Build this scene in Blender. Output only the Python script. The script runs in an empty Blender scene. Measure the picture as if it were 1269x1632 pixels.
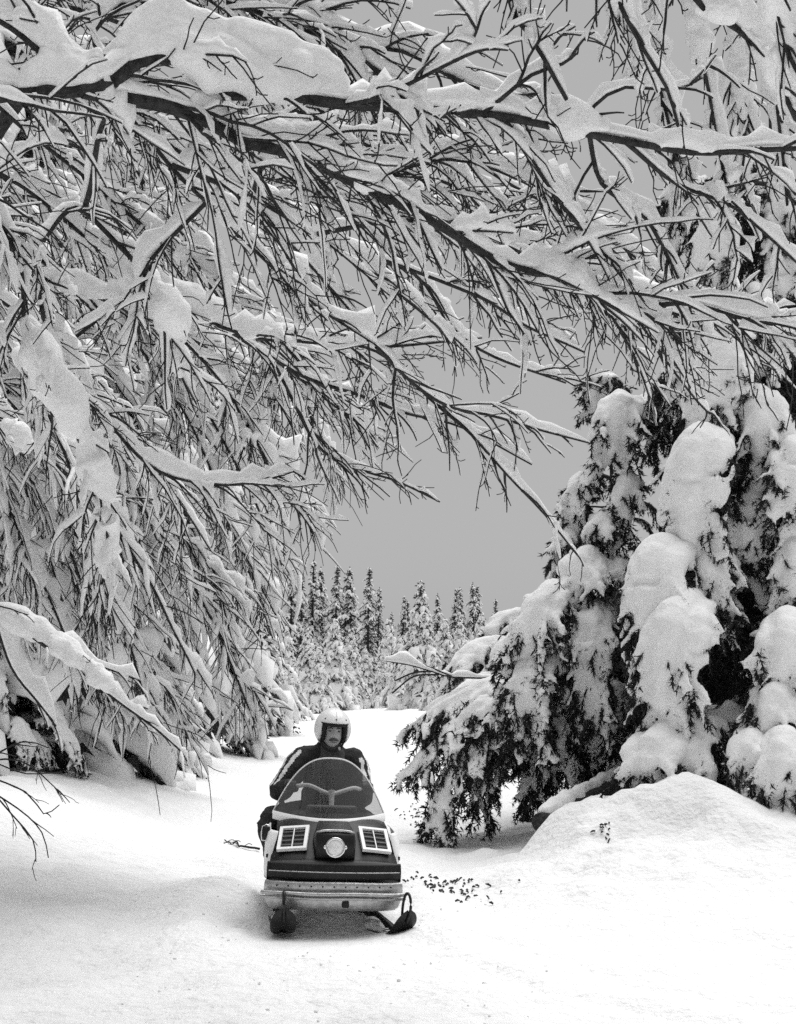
import bpy, math
import numpy as np
from mathutils import Vector, Matrix

# ------------------------------------------------------------------ camera, sky, sun, exposure
S = bpy.context.scene
F, CX, CY, HZN, CAMZ = 2267.0, 634.5, 816.0, 1110.0, 1.5
PITCH = math.atan((HZN - CY) / F)
cam = bpy.data.cameras.new('camera'); cam.sensor_fit = 'VERTICAL'; cam.sensor_height = 36.0
cam.lens = 36.0 * F / 1632.0; cam.clip_start = 0.05; cam.clip_end = 2000
camo = bpy.data.objects.new('camera', cam); S.collection.objects.link(camo)
camo.location = (0, 0, CAMZ); camo.rotation_euler = (math.pi / 2 + PITCH, 0, 0); S.camera = camo

SUN_EL, SUN_AZ = math.radians(72), math.radians(38)   # azimuth from +Y (into the picture), negative = left
w = bpy.data.worlds.new('World'); S.world = w; w.use_nodes = True
nt = w.node_tree; bg = nt.nodes['Background']
sky = nt.nodes.new('ShaderNodeTexSky'); sky.sky_type = 'NISHITA'; sky.sun_disc = False
sky.sun_elevation = SUN_EL; sky.sun_rotation = SUN_AZ; sky.dust_density = 3.0
bw = nt.nodes.new('ShaderNodeRGBToBW'); mx = nt.nodes.new('ShaderNodeMix'); mx.data_type = 'FLOAT'
nt.links.new(sky.outputs[0], bw.inputs[0])
mx.inputs[0].default_value = 0.95                      # thin even overcast veil over the clear sky
nt.links.new(bw.outputs[0], mx.inputs[2]); mx.inputs[3].default_value = .84
nt.links.new(mx.outputs[0], bg.inputs[0]); bg.inputs[1].default_value = 0.15
sl = bpy.data.lights.new('sun', 'SUN'); sl.energy = 1.0; sl.angle = math.radians(60)
so = bpy.data.objects.new('sun', sl); S.collection.objects.link(so)
sd = Vector((math.sin(SUN_AZ) * math.cos(SUN_EL), math.cos(SUN_AZ) * math.cos(SUN_EL), math.sin(SUN_EL)))
so.rotation_euler = sd.to_track_quat('Z', 'Y').to_euler()
S.view_settings.view_transform = 'Standard'; S.view_settings.look = 'None'
S.view_settings.exposure = 1.62; S.view_settings.gamma = 1.0
S.render.engine = 'CYCLES'; S.cycles.use_denoising = False
S.cycles.max_bounces = 8; S.cycles.diffuse_bounces = 5; S.cycles.transparent_max_bounces = 12

# ------------------------------------------------------------------ helpers
RNG = np.random.default_rng(7)
ct, st = math.cos(PITCH), math.sin(PITCH)
def px(x, y, d):
    """point seen at photo pixel (x, y), at distance d in front of the camera"""
    u, v = (x - CX) / F, (CY - y) / F
    k = d / (ct - v * st)
    return np.array([u * k, d, CAMZ + (st + v * ct) * k])
def nrm(v): return v / (np.linalg.norm(v, axis=-1, keepdims=True) + 1e-9)
def smooth(a, b, x): t = np.clip((x - a) / (b - a), 0, 1); return t * t * (3 - 2 * t)

def _h(i, j, k, s):
    n = (i * 374761393 + j * 668265263 + k * 2147483647 + s * 1274126177) & 0xffffffff
    n = ((n ^ (n >> 13)) * 1274126177) & 0xffffffff
    return ((n ^ (n >> 16)) & 0xffff) / 32767.5 - 1.0
def noise(P, s=0):
    P = np.asarray(P, float); i = np.floor(P).astype(np.int64); f = P - i; f = f * f * (3 - 2 * f); r = 0
    for a in (0, 1):
        for b in (0, 1):
            for c in (0, 1):
                wgt = (f[:, 0] if a else 1 - f[:, 0]) * (f[:, 1] if b else 1 - f[:, 1]) * (f[:, 2] if c else 1 - f[:, 2])
                r = r + wgt * _h(i[:, 0] + a, i[:, 1] + b, i[:, 2] + c, s)
    return r

class MB:
    def __init__(s): s.v = []; s.f = []; s.m = []; s.n = 0
    def add(s, v, f, m=0):
        v = np.asarray(v, float); f = np.asarray(f, np.int64)
        s.v.append(v); s.f.append(f + s.n); s.m.append(np.full(len(f), m)); s.n += len(v)
    def mesh(s, name, smooth_=True):
        me = bpy.data.meshes.new(name)
        if not s.v: return me
        V = np.concatenate(s.v); me.vertices.add(len(V)); me.vertices.foreach_set('co', V.ravel())
        tot = np.concatenate([np.full(len(f), f.shape[1]) for f in s.f])
        li = np.concatenate([f.ravel() for f in s.f])
        me.loops.add(len(li)); me.loops.foreach_set('vertex_index', li.astype(np.int32))
        me.polygons.add(len(tot)); me.polygons.foreach_set('loop_start', np.concatenate([[0], np.cumsum(tot)[:-1]]).astype(np.int32))
        me.polygons.foreach_set('material_index', np.concatenate(s.m).astype(np.int32))
        me.polygons.foreach_set('use_smooth', np.full(len(tot), smooth_))
        me.update(calc_edges=True)
        return me
    def build(s, name, mat, parent=None, smooth_=True, **k):
        return obj(name, s.mesh(name, smooth_), mat, parent, **k)

def obj(name, me, mat, parent=None, label=None, category=None, group=None, kind=None):
    if me is not None and mat is not None and not len(me.materials):
        for m in (mat if isinstance(mat, (list, tuple)) else [mat]): me.materials.append(M[m])
    o = bpy.data.objects.new(name, me); S.collection.objects.link(o); o.parent = parent
    for k, v in (('label', label), ('category', category), ('group', group), ('kind', kind)):
        if v: o[k] = v
    return o
def thing(name, label, category, loc=(0, 0, 0), group=None, rot=(0, 0, 0)):
    o = obj(name, None, None, None, label, category, group)
    o.location = loc; o.rotation_euler = rot; o.empty_display_size = 0.1
    return o

def frames(P):
    T = nrm(np.gradient(P, axis=0)); s = np.cross(T, [0, 0, 1.0])
    bad = np.linalg.norm(s, axis=1) < 0.08
    if bad.any(): s[bad] = np.cross(T[bad], [0.3, 1.0, 0])
    s = nrm(s); return T, s, np.cross(s, T)
def ringfaces(n, k):
    i = np.arange(n - 1)[:, None] * k; j = np.arange(k)[None]; j2 = (j + 1) % k
    return np.stack([i + j, i + j2, i + k + j2, i + k + j], -1).reshape(-1, 4)
_rf = {}
def rf(n, k):
    if (n, k) not in _rf: _rf[(n, k)] = ringfaces(n, k)
    return _rf[(n, k)]
def tube(mb, P, R, k=5, m=0, cap=False):
    P = np.asarray(P, float); R = np.broadcast_to(np.asarray(R, float), (len(P),))
    T, s, u = frames(P); a = np.arange(k) * 2 * math.pi / k
    V = P[:, None] + R[:, None, None] * (np.cos(a)[None, :, None] * s[:, None] + np.sin(a)[None, :, None] * u[:, None])
    n = len(P); mb.add(V.reshape(-1, 3), rf(n, k)[:, ::-1], m)
    if cap:
        for e, o in ((0, 1), (n - 1, -1)):
            mb.add(np.vstack([V[e], P[e] ]), [[(j + (1 if o < 0 else 0)) % k, (j + (0 if o < 0 else 1)) % k, k] for j in range(k)], m)
_sr = np.random.default_rng(99)
def snowtube(mb, P, W, Hh, k=7, off=0.0, lump_=.16, up2=False):
    """snow lying on a branch: flat below, rounded, lumpy and taller above, with rounded ends"""
    if up2:
        n = len(P); t = np.linspace(0, n - 1, 2 * n - 1); P = np.stack([np.interp(t, np.arange(n), P[:, q]) for q in range(3)], -1)
        W, Hh = [np.convolve(np.pad(np.interp(t, np.arange(n), q), 1, mode='edge'), [.25, .5, .25], 'valid') for q in (W, Hh)]
    T0, T1 = nrm(P[1] - P[0]), nrm(P[-1] - P[-2]); W = np.asarray(W, float); Hh = np.asarray(Hh, float)
    j = np.clip(1 + lump_ * _sr.normal(0, 1, len(P)), .4, 1.7); W = W * j; Hh = Hh * j * np.clip(1 + lump_ * _sr.normal(0, 1, len(P)), .4, 1.7)
    P = np.vstack([P[:1] - T0 * W[0] * .5, P, P[-1:] + T1 * W[-1] * .6]); W = np.concatenate([[W[0] * .15], W, [W[-1] * .15]]); Hh = np.concatenate([[Hh[0] * .15], Hh, [Hh[-1] * .15]])
    T, s, u = frames(P); a = np.arange(k) * 2 * math.pi / k - math.pi / 2
    up = u + np.array([0, 0, .35]); c, sn = np.cos(a), np.sin(a)
    hs = np.where(sn < 0, 0.22, 1.0) * sn + .22; vj = 1 + .06 * _sr.normal(0, 1, (len(P), k, 1))
    V = P[:, None] + vj * (W[:, None, None] * c[None, :, None] * s[:, None] + (Hh[:, None, None] * hs[None, :, None] + off) * up[:, None])
    mb.add(V.reshape(-1, 3), rf(len(P), k)[:, ::-1])
def catmull(C, step):
    C = np.asarray(C, float); Q = np.vstack([2 * C[0] - C[1], C, 2 * C[-1] - C[-2]]); out = []
    for i in range(1, len(Q) - 2):
        n = max(2, int(np.linalg.norm(Q[i + 1] - Q[i]) / step)); t = np.linspace(0, 1, n, endpoint=False)[:, None]
        p0, p1, p2, p3 = Q[i - 1:i + 3]
        out.append(.5 * (2 * p1 + (p2 - p0) * t + (2 * p0 - 5 * p1 + 4 * p2 - p3) * t ** 2 + (3 * p1 - p0 - 3 * p2 + p3) * t ** 3))
    return np.vstack(out + [C[-1:]])
def capsule(mb, P, R, k=8):
    """closed lumpy tube with rounded ends"""
    P = np.asarray(P, float); R = np.asarray(R, float)
    T = nrm(np.gradient(P, axis=0))
    P2 = np.vstack([P[0] - T[0] * R[0] * .95, P[0] - T[0] * R[0] * .6, P, P[-1] + T[-1] * R[-1] * .6, P[-1] + T[-1] * R[-1] * .95])
    R2 = np.concatenate([[R[0] * .2, R[0] * .75], R, [R[-1] * .75, R[-1] * .2]])
    tube(mb, P2, R2, k, cap=True)
def remesh(mb, voxel, it=4, amp=0.0, sc=8.0, seed=0, name='m'):
    me = mb.mesh(name); o = bpy.data.objects.new(name, me); S.collection.objects.link(o)
    r = o.modifiers.new('r', 'REMESH'); r.mode = 'VOXEL'; r.voxel_size = voxel; r.use_smooth_shade = True
    if it: q = o.modifiers.new('s', 'SMOOTH'); q.iterations = it; q.factor = .5
    dg = bpy.context.evaluated_depsgraph_get(); out = bpy.data.meshes.new_from_object(o.evaluated_get(dg))
    bpy.data.objects.remove(o); bpy.data.meshes.remove(me)
    if amp and len(out.vertices):
        n = len(out.vertices); co = np.empty(n * 3); out.vertices.foreach_get('co', co); co = co.reshape(-1, 3)
        no = np.empty(n * 3); out.vertex_normals.foreach_get('vector', no); no = no.reshape(-1, 3)
        d = amp * (noise(co * sc, seed) + .5 * noise(co * sc * 2.1, seed + 1) + .3 * noise(co * sc * 4.3, seed + 2))
        out.vertices.foreach_set('co', (co + no * d[:, None]).ravel()); out.update()
    out.name = name; out.materials.clear()
    return out
def box(mb, c, s, bev=0.0, m=0):
    c = np.asarray(c, float); h = np.asarray(s, float) / 2; b = min(bev, h.min() * .9)
    if b <= 0:
        v = np.array([[x, y, z] for x in (-1, 1) for y in (-1, 1) for z in (-1, 1)]) * h + c
        mb.add(v, [[0, 1, 3, 2], [4, 6, 7, 5], [0, 4, 5, 1], [2, 3, 7, 6], [0, 2, 6, 4], [1, 5, 7, 3]], m); return
    import bmesh
    bm = bmesh.new(); bmesh.ops.create_cube(bm, size=1)
    bmesh.ops.scale(bm, vec=h * 2, verts=bm.verts)
    bmesh.ops.bevel(bm, geom=list(bm.edges), offset=b, segments=2, affect='EDGES', profile=.5)
    v = np.array([list(p.co) for p in bm.verts]) + c; bm.verts.index_update()
    for fc in bm.faces: pass
    base = s_n = mb.n; mb.v.append(v); mb.n += len(v)
    for fc in bm.faces:
        mb.f.append(np.array([[p.index for p in fc.verts]]) + base); mb.m.append(np.array([m]))
    bm.free()
def ell(mb, c, r, nu=14, nv=9, m=0):
    th = np.linspace(0, math.pi, nv); ph = np.arange(nu) * 2 * math.pi / nu
    V = np.stack([np.sin(th)[:, None] * np.cos(ph), np.sin(th)[:, None] * np.sin(ph), np.cos(th)[:, None] + 0 * ph], -1)
    mb.add(V.reshape(-1, 3) * np.asarray(r) + np.asarray(c), rf(nv, nu)[:, ::-1], m)
def disc(mb, c, n, r, k=24, m=0):
    c = np.asarray(c, float); n = nrm(np.asarray(n, float)); a = nrm(np.cross(n, [0, 0, 1.0]) if abs(n[2]) < .9 else np.cross(n, [1.0, 0, 0])); b = np.cross(n, a)
    t = np.arange(k) * 2 * math.pi / k; V = c + r * (np.cos(t)[:, None] * a + np.sin(t)[:, None] * b)
    mb.add(np.vstack([V, c]), [[j, (j + 1) % k, k] for j in range(k)], m)

# ------------------------------------------------------------------ materials (a black-and-white world)
M = {}
def mat(name, v, rough=.7, var=0.0, sc=6.0, metal=0.0, bump=0.0, bsc=40.0, spec=.3, coat=0.0, det=4):
    m = bpy.data.materials.new(name); m.use_nodes = True; n = m.node_tree; p = n.nodes['Principled BSDF']
    p.inputs['Base Color'].default_value = (v, v, v, 1); p.inputs['Roughness'].default_value = rough
    p.inputs['Metallic'].default_value = metal; p.inputs['Specular IOR Level'].default_value = spec; p.inputs['Coat Weight'].default_value = coat
    if var or bump: tc = n.nodes.new('ShaderNodeTexCoord')
    if var:
        t = n.nodes.new('ShaderNodeTexNoise'); t.inputs['Scale'].default_value = sc; t.inputs['Detail'].default_value = det
        r = n.nodes.new('ShaderNodeMapRange'); r.inputs[1].default_value = .3; r.inputs[2].default_value = .7
        r.inputs[3].default_value = max(v - var, 0.004); r.inputs[4].default_value = min(v + var, .95)
        n.links.new(tc.outputs['Object'], t.inputs['Vector']); n.links.new(t.outputs['Fac'], r.inputs[0]); n.links.new(r.outputs[0], p.inputs['Base Color'])
    if bump:
        t = n.nodes.new('ShaderNodeTexNoise'); t.inputs['Scale'].default_value = bsc; t.inputs['Detail'].default_value = 5
        b = n.nodes.new('ShaderNodeBump'); b.inputs['Strength'].default_value = bump; b.inputs['Distance'].default_value = .02
        n.links.new(tc.outputs['Object'], t.inputs['Vector']); n.links.new(t.outputs['Fac'], b.inputs['Height']); n.links.new(b.outputs[0], p.inputs['Normal'])
    M[name] = m; return m
mat('snow', .84, .75, .03, 30, bump=.5, bsc=45, spec=.15)
mat('ground_snow', .86, .75, .03, 7, bump=.75, bsc=16, spec=.15)
M['ground_snow'].node_tree.nodes['Bump'].inputs['Distance'].default_value = .045
mat('bark', .03, .85, .02, 30, bump=.5, bsc=80)
mat('needles', .022, .7, .012, 8)
mat('far_needles', .03, .75, .015, 4)
mat('paint', .014, .40, .005, 9, spec=.22)
mat('white_paint', .84, .4, .05, 12)
mat('rubber', .012, .6, .005, 20)
mat('alu', .42, .38, .08, 25, metal=.75, bump=.15, bsc=60)
mat('chrome', .75, .12, metal=1.0)
mat('black_metal', .012, .4, .006, 20)
mat('suit', .024, .85, .009, 14, bump=.5, bsc=25)
mat('stripe', .7, .8, .08, 30)
mat('skin', .42, .55, .05, 25)
mat('hair', .09, .8, .02, 60)
mat('eye', .09, .4)
mat('helmet', .8, .25, .02, 10, spec=.5)
mat('lining', .025, .9)
mat('scarf', .07, .9, .02, 40)
mat('vinyl', .02, .45, .006, 14)
mat('dash', .14, .5, .03, 20)
mat('lens', .75, .12, .1, 90, spec=.8, coat=.5)
mat('litter', .06, .9, .04, 40)
g = mat('glass', .3, .05); n = g.node_tree; n.nodes.clear()
out = n.nodes.new('ShaderNodeOutputMaterial'); tr = n.nodes.new('ShaderNodeBsdfTransparent'); gl = n.nodes.new('ShaderNodeBsdfGlossy')
tr.inputs[0].default_value = (.50, .50, .50, 1); gl.inputs[0].default_value = (.9, .9, .9, 1); gl.inputs['Roughness'].default_value = .06
fr = n.nodes.new('ShaderNodeFresnel'); fr.inputs[0].default_value = 1.75; mixs = n.nodes.new('ShaderNodeMixShader')
n.links.new(fr.outputs[0], mixs.inputs[0]); n.links.new(tr.outputs[0], mixs.inputs[1]); n.links.new(gl.outputs[0], mixs.inputs[2]); df = n.nodes.new('ShaderNodeBsdfDiffuse'); df.inputs[0].default_value = (.7, .7, .7, 1); m2 = n.nodes.new('ShaderNodeMixShader'); m2.inputs[0].default_value = .035
n.links.new(mixs.outputs[0], m2.inputs[1]); n.links.new(df.outputs[0], m2.inputs[2]); n.links.new(m2.outputs[0], out.inputs[0])

# ------------------------------------------------------------------ snow-covered ground
SLED = np.array([-.41, 9.15]); YAW = math.radians(5.2)
def H(x, y):
    x = np.asarray(x, float); y = np.asarray(y, float); x, y = np.broadcast_arrays(x, y)
    z = 0.95 * smooth(11, 48, y)
    tx = SLED[0] - (y - SLED[1]) * math.tan(YAW) + .012 * np.clip(y - 12, 0, 60) ** 1.35     # trail axis
    l = tx - x; r = x - tx
    z = z + .55 * smooth(.9, 3.4, l) * smooth(8.5, 14, y) + .25 * smooth(3, 8, l)
    z = z + .12 * smooth(1.2, 3.0, r) * smooth(7, 10, y) + .35 * smooth(3.6, 6.5, r)
    # bank under the big conifer
    wx = x + .10 * np.sin(y * 3.1) + .06 * np.sin(y * 7.3 + 2); e = ((wx - 2.18) / .86) ** 4 + ((y - 12.85 - .12 * np.sin(x * 3.7)) / 1.05) ** 4
    z = z + .50 * np.exp(-e * 1.1) * (1 + .10 * np.sin(x * 5.1 + 1) + .06 * np.sin(x * 11 + y * 3))
    z = z + .22 * np.exp(-(((x - 2.4) / 1.5) ** 2 + ((y - 11.6) / 1.1) ** 2))
    z = z + .3 * np.exp(-(((x - 3.6) / .7) ** 2 + ((y - 12.2) / .9) ** 2))
    # packed trough of the trail and the little wall of snow pushed up beside the machine
    near = smooth(8.3, 9.4, y)
    z = z - .10 * np.exp(-(l / .55) ** 4) * smooth(9.9, 11.5, y) * (1 - smooth(25, 40, y))
    z = z + .09 * np.exp(-((l - .85) / .30) ** 2) * near * (1 - smooth(10.6, 12.5, y))
    z = z + .07 * np.exp(-((r - .75) / .25) ** 2) * smooth(7.5, 9.6, y) * (1 - smooth(11, 14, y))
    z = z + .17 * np.exp(-(((x - SLED[0] + .02) / .29) ** 4 + ((y - 9.98) / .45) ** 4))
    # ruts where other machines turned out of the trail, lower right
    for o_, wd, dp in ((.42, .10, .05), (1.02, .09, .04)):
        c = SLED[0] + o_ + .55 * np.clip(9.0 - y, 0, 4) ** 1.2
        z = z - dp * np.exp(-((x - c) / wd) ** 2) * (1 - smooth(8.6, 9.0, y))
    P = np.stack([x.ravel(), y.ravel(), 0 * x.ravel()], -1)
    amp = (1 - smooth(30, 90, y)).ravel()
    nz = .06 * noise(P * .8, 3) + .032 * noise(P * 2.3, 4) + .015 * noise(P * 6, 5)
    md = np.exp(-(((x - 2.2) / 1.5) ** 4 + ((y - 12.4) / 2.0) ** 4)).ravel(); nz = nz + md * (.085 * noise(P * 2.2, 12) + .06 * np.abs(noise(P * 4.7, 13)) + .020 * noise(P * 11, 14))
    churn = (np.exp(-((l - .1) / 1.0) ** 4) * .8 + .35 * np.exp(-((x - 2.2) / 2.2) ** 4)).ravel()
    nz = nz + churn * (.016 * noise(P * 9, 6) + .014 * np.abs(noise(P * 17, 8))) + .006 * noise(P * 11, 9)
    flat = (1 - .85 * np.exp(-(((x - SLED[0]) / .5) ** 4 + ((y - 9.3) / .9) ** 4))).ravel()
    return z + (nz * amp * flat).reshape(z.shape)
def grow_axis(a, b, step, lo, hi, g=1.09):
    A = list(np.arange(a, b, step)); s = step; x = A[-1]
    while x < hi: s *= g; x += s; A.append(x)
    s = step; x = A[0]; B = []
    while x > lo: s *= g; x -= s; B.append(x)
    return np.array(B[::-1] + A)
GX = grow_axis(-3.6, 4.4, .052, -900, 900, 1.12); GY = grow_axis(6.2, 15.5, .050, -500, 1400, 1.09)
XX, YY = np.meshgrid(GX, GY); ZZ = H(XX, YY); ny, nx = XX.shape
mb = MB(); i = np.arange(ny - 1)[:, None] * nx + np.arange(nx - 1)[None]; i = i.ravel()
mb.add(np.stack([XX, YY, ZZ], -1).reshape(-1, 3), np.stack([i, i + 1, i + nx + 1, i + nx], -1))
mb.build('snow_ground', 'ground_snow', kind='structure', label='deep trodden snow covering the trail and its banks')
def Hs(x, y): return float(H(np.array([x]), np.array([y]))[0])

# ------------------------------------------------------------------ far trees
def far_conifer(h, seed, snowy, name_w=.36, lvl=1.0):
    rg = np.random.default_rng(seed); tk, fo, sn = MB(), MB(), MB()
    n = 12; zz = np.linspace(0, h, n); lean = rg.normal(0, .02, 2)
    P = np.stack([zz * lean[0], zz * lean[1], zz], -1); tube(tk, P, np.linspace(h * .017, h * .003, n), 6)
    z = h * .06; step = .28 * (h / 6) ** .6
    while z < h * .985:
        q = 1 - z / h; L0 = name_w * h * .5 * (q ** .85) * (1 + .25 * rg.normal()) + .06
        nb = int(5 + 6 * q); ph0 = rg.uniform(0, 7)
        for b in range(nb):
            L = max(.08, L0 * rg.uniform(.55, 1.2)); a = ph0 + b * 2 * math.pi / nb + rg.normal(0, .25)
            d = np.array([math.cos(a), math.sin(a), 0]); t = np.linspace(0, 1, 7)[:, None]
            c = np.array([z * lean[0], z * lean[1], z + rg.normal(0, .06)])
            A = c + d * L * t + np.array([0, 0, 1]) * (L * .18 * t - L * (.55 + .4 * snowy) * t ** 2 * rg.uniform(.7, 1.3))
            tube(tk, A, np.linspace(.016, .004, 7), 3)
            s = np.array([-d[1], d[0], 0]); m_ = int(26 * lvl * (.5 + L))
            tt = rg.uniform(.1, 1.02, m_); base = np.stack([np.interp(tt, t[:, 0], A[:, j]) for j in range(3)], -1)
            off = rg.normal(0, 1, (m_, 1)) * (.05 + .16 * L * (1 - .6 * tt[:, None])); base = base + s * off
            ln = rg.uniform(.06, .2, (m_, 1)) * (.6 + .25 * L); dr = nrm(d * .5 + s * np.sign(off) * .5 + rg.normal(0, .3, (m_, 3)) + [0, 0, -.75])
            wd = nrm(np.cross(dr, rg.normal(0, 1, (m_, 3)))) * ln * .28
            V = np.stack([base - wd, base + wd, base + dr * ln], 1).reshape(-1, 3)
            fo.add(V, np.arange(3 * m_).reshape(-1, 3))
            if rg.random() < snowy:
                t0 = rg.uniform(0, .4); kk = 7; ts = np.linspace(t0, rg.uniform(.8, 1.0), kk)
                Q = np.stack([np.interp(ts, t[:, 0], A[:, j]) for j in range(3)], -1)
                pr = np.sin(np.linspace(.25, math.pi - .15, kk)) ** .7 * (1 + .35 * rg.normal(0, 1, kk)).clip(.4)
                snowtube(sn, Q, pr * (.05 + .16 * L) * (.5 + .6 * snowy), pr * (.05 + .10 * L) * (.5 + .6 * snowy), 5)
                for _ in range(int(2 + 4 * L * snowy)):
                    tb = rg.uniform(.3, 1); p = np.array([np.interp(tb, t[:, 0], A[:, j]) for j in range(3)]); sg = rg.choice([-1, 1])
                    ts2 = np.linspace(0, 1, 4)[:, None]; Q2 = p + (s * sg * .9 + d * .5) * ts2 * (.12 + .22 * L) - np.array([0, 0, 1]) * ts2 ** 2 * (.06 + .18 * L)
                    snowtube(sn, Q2, np.array([.05, .08, .07, .02]) * (.5 + .8 * L), np.array([.04, .06, .05, .015]) * (.5 + .8 * L), 5)
        z += step * rg.uniform(.7, 1.25) * (.45 + .75 * q)
    return tk.mesh('trunk'), fo.mesh('foliage', False), sn.mesh('snow_load')
def place_far(name, meshes, loc, rz, sc, label, group, category='tree'):
    t = thing(name, label, category, loc, group, (0, 0, rz)); t.scale = (sc, sc, sc)
    for nme, me, m_ in zip(('trunk', 'crown', 'snow_load'), meshes, ('bark', 'far_needles', 'snow')):
        if len(me.vertices): obj(nme, me, m_, t, kind=None if nme == 'trunk' else 'stuff')
    return t
dark_v = [far_conifer(9, 100 + k, .45, .27) for k in range(3)]
white_v = [far_conifer(5.5, 200 + k, .95, .52) for k in range(3)]
rg = np.random.default_rng(11)
def top_place(x, ytop, d, variants, h0, name, label, group, k):
    top = px(x, ytop, d); g0 = Hs(top[0], d) - .1
    return place_far(name, variants[k % len(variants)], (top[0], d, g0), rg.uniform(0, 6.28), max(.25, (top[2] - g0) / h0), label, group)
spires = [(437, 925, 72), (462, 905, 78), (497, 893, 80), (517, 903, 86), (533, 902, 80), (547, 908, 84), (563, 903, 82), (585, 905, 76), (600, 935, 88), (478, 915, 90),
          (638, 950, 92), (651, 958, 98), (695, 945, 86), (720, 938, 88), (738, 935, 84), (754, 927, 88), (766, 933, 92), (791, 955, 90), (838, 965, 86), (810, 975, 96), (622, 975, 98), (683, 962, 95), (870, 960, 90), (900, 950, 92), (415, 905, 80), (390, 900, 84)]
for k, (x, y, d) in enumerate(spires):
    top_place(x, y, d, dark_v, 9, 'fir_tree', 'slender dark fir spire lightly dusted with snow in the distant tree line', 'dark firs of the distant tree line', k)
top_place(668, 925, 52, [far_conifer(6, 77, .8, .36)], 6, 'fir_tree', 'lone tall pointed fir with lumpy snow, standing in front of the distant tree line', None, 0)
young = [(455, 985, 60), (490, 1000, 54), (530, 985, 58), (560, 1000, 62), (440, 1020, 50), (505, 1030, 46), (620, 985, 66), (640, 1010, 60), (705, 985, 55), (735, 990, 52), (765, 975, 54), (800, 980, 46), (830, 990, 42), (780, 1020, 40), (725, 1040, 40), (690, 1040, 46), (585, 1030, 66), (610, 1045, 62), (400, 1000, 48), (420, 1060, 42), (465, 1050, 40), (360, 980, 50), (320, 960, 46), (250, 940, 48)]
for k, (x, y, d) in enumerate(young):
    top_place(x, y, d, white_v, 5.5, 'young_fir', 'young bushy fir plastered white with snow before the dark spires', 'snow-plastered young firs across the clearing', k)

# ------------------------------------------------------------------ bare snow-laden branches
def twig(rg, p, d, L, n, droop, wob):
    t = np.linspace(0, 1, n)[:, None]
    D = nrm(d + droop * t * np.array([0, 0, -1.0]) + np.cumsum(rg.normal(0, wob, (n, 3)), 0))
    return p + np.vstack([[0, 0, 0], np.cumsum(D[:-1] * (L / (n - 1)), 0)])
def lump(rg, n, scale=3.0):
    """smooth random load along a branch, 0..~1.3, with bare gaps"""
    k = max(3, int(n / scale) + 2); v = rg.uniform(-.15, 1.25, k).clip(0)
    return np.interp(np.linspace(0, k - 1, n), np.arange(k), v)
def children(rg, P, dens, t0, t1):
    L = np.linalg.norm(np.diff(P, axis=0), axis=1).sum(); m_ = rg.poisson(L * dens)
    return np.sort(rg.uniform(t0, t1, m_))
def at(P, t):
    f = t * (len(P) - 1); i = min(int(f), len(P) - 2); return P[i] + (P[i + 1] - P[i]) * (f - i), nrm(P[i + 1] - P[i])
def limb(C, r0, r1, rg, br, sn, heavy=0.0, dens=(8, 9, 10), lens=(.7, .28), droop=.7, load=1.0, R=(.0060, .0036), fine=True, t0=.1, zmin=None):
    P = catmull(C, .06); n = len(P)
    P = P + np.stack([noise(P * 3.0, int(rg.integers(1e6))) for _ in range(3)], -1) * .014
    tube(br, P, np.linspace(r0, r1, n), 7)
    if load > 0:    # snow along the limb itself
        rr = np.linspace(r0, r1, n); prof = (lump(rg, n, 4) ** 1.5 + .25 * lump(rg, n, 1.5)); W = rr * .75 + .026 * prof * load; Hh = .006 + .055 * prof * load
        W[-1] = Hh[-1] = .003; W[0] = Hh[0] = .003; snowtube(sn, P, W, Hh, 8, rr.mean() * .6)
    for t in children(rg, P, dens[0], t0, 1.0):
        p, T = at(P, t); a = rg.uniform(.3, .95); N = nrm(np.cross(T, rg.normal(0, 1, 3)) + np.array([.1, 0, -.35])); d = nrm(T * math.cos(a) + N * math.sin(a))
        L = lens[0] * rg.uniform(.3, 1.25) * (1 - .6 * t); n1 = max(6, int(L / .06))
        Q = twig(rg, p, d, L, n1, droop * rg.uniform(.4, 1.3), .10)
        if zmin is not None and Q[-1, 2] < zmin: continue
        ra = R[0] * rg.uniform(.75, 1.4); tube(br, Q, np.linspace(ra, R[1] * .75, n1), 4 if fine else 3)
        if load > 0 and rg.random() < .75:
            pr = lump(rg, n1, 2.2) ** 1.3; pr[0] *= .5; pr[-1] *= .3; big = rg.uniform(.35, 1.0) * load
            if rg.random() < .22: big *= 2.1
            snowtube(sn, Q, .002 + .026 * pr * big, .001 + .034 * pr * big, 7, R[0] * .5, up2=fine)
        for t2 in children(rg, Q, dens[1], .12, 1.0):
            p2, T2 = at(Q, t2); a = rg.uniform(.3, 1.0); N = nrm(np.cross(T2, rg.normal(0, 1, 3)) + np.array([0, 0, -.15])); d2 = nrm(T2 * math.cos(a) + N * math.sin(a))
            L2 = lens[1] * rg.uniform(.3, 1.3); n2 = 5
            Q2 = twig(rg, p2, d2, L2, n2, droop * .5, .13); tube(br, Q2, np.linspace(R[1], R[1] * .65, n2), 3)
            if load > 0 and rg.random() < .42:
                pr = rg.uniform(.2, 1.0, n2) * rg.uniform(.5, 1.2) * load; pr[-1] *= .3
                snowtube(sn, Q2, .002 + .016 * pr, .001 + .022 * pr, 5, R[1] * .5)
            if fine:
                for t3 in children(rg, Q2, dens[2], .2, 1.0):
                    p3, T3 = at(Q2, t3); d3 = nrm(T3 + rg.normal(0, .6, 3)); L3 = rg.uniform(.015, .06)
                    tube(br, np.stack([p3, p3 + d3 * L3 * .5, p3 + nrm(d3 + [0, 0, .3]) * L3]), [R[1] * .8, R[1] * .65, R[1] * .75], 3)
    return P
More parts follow.
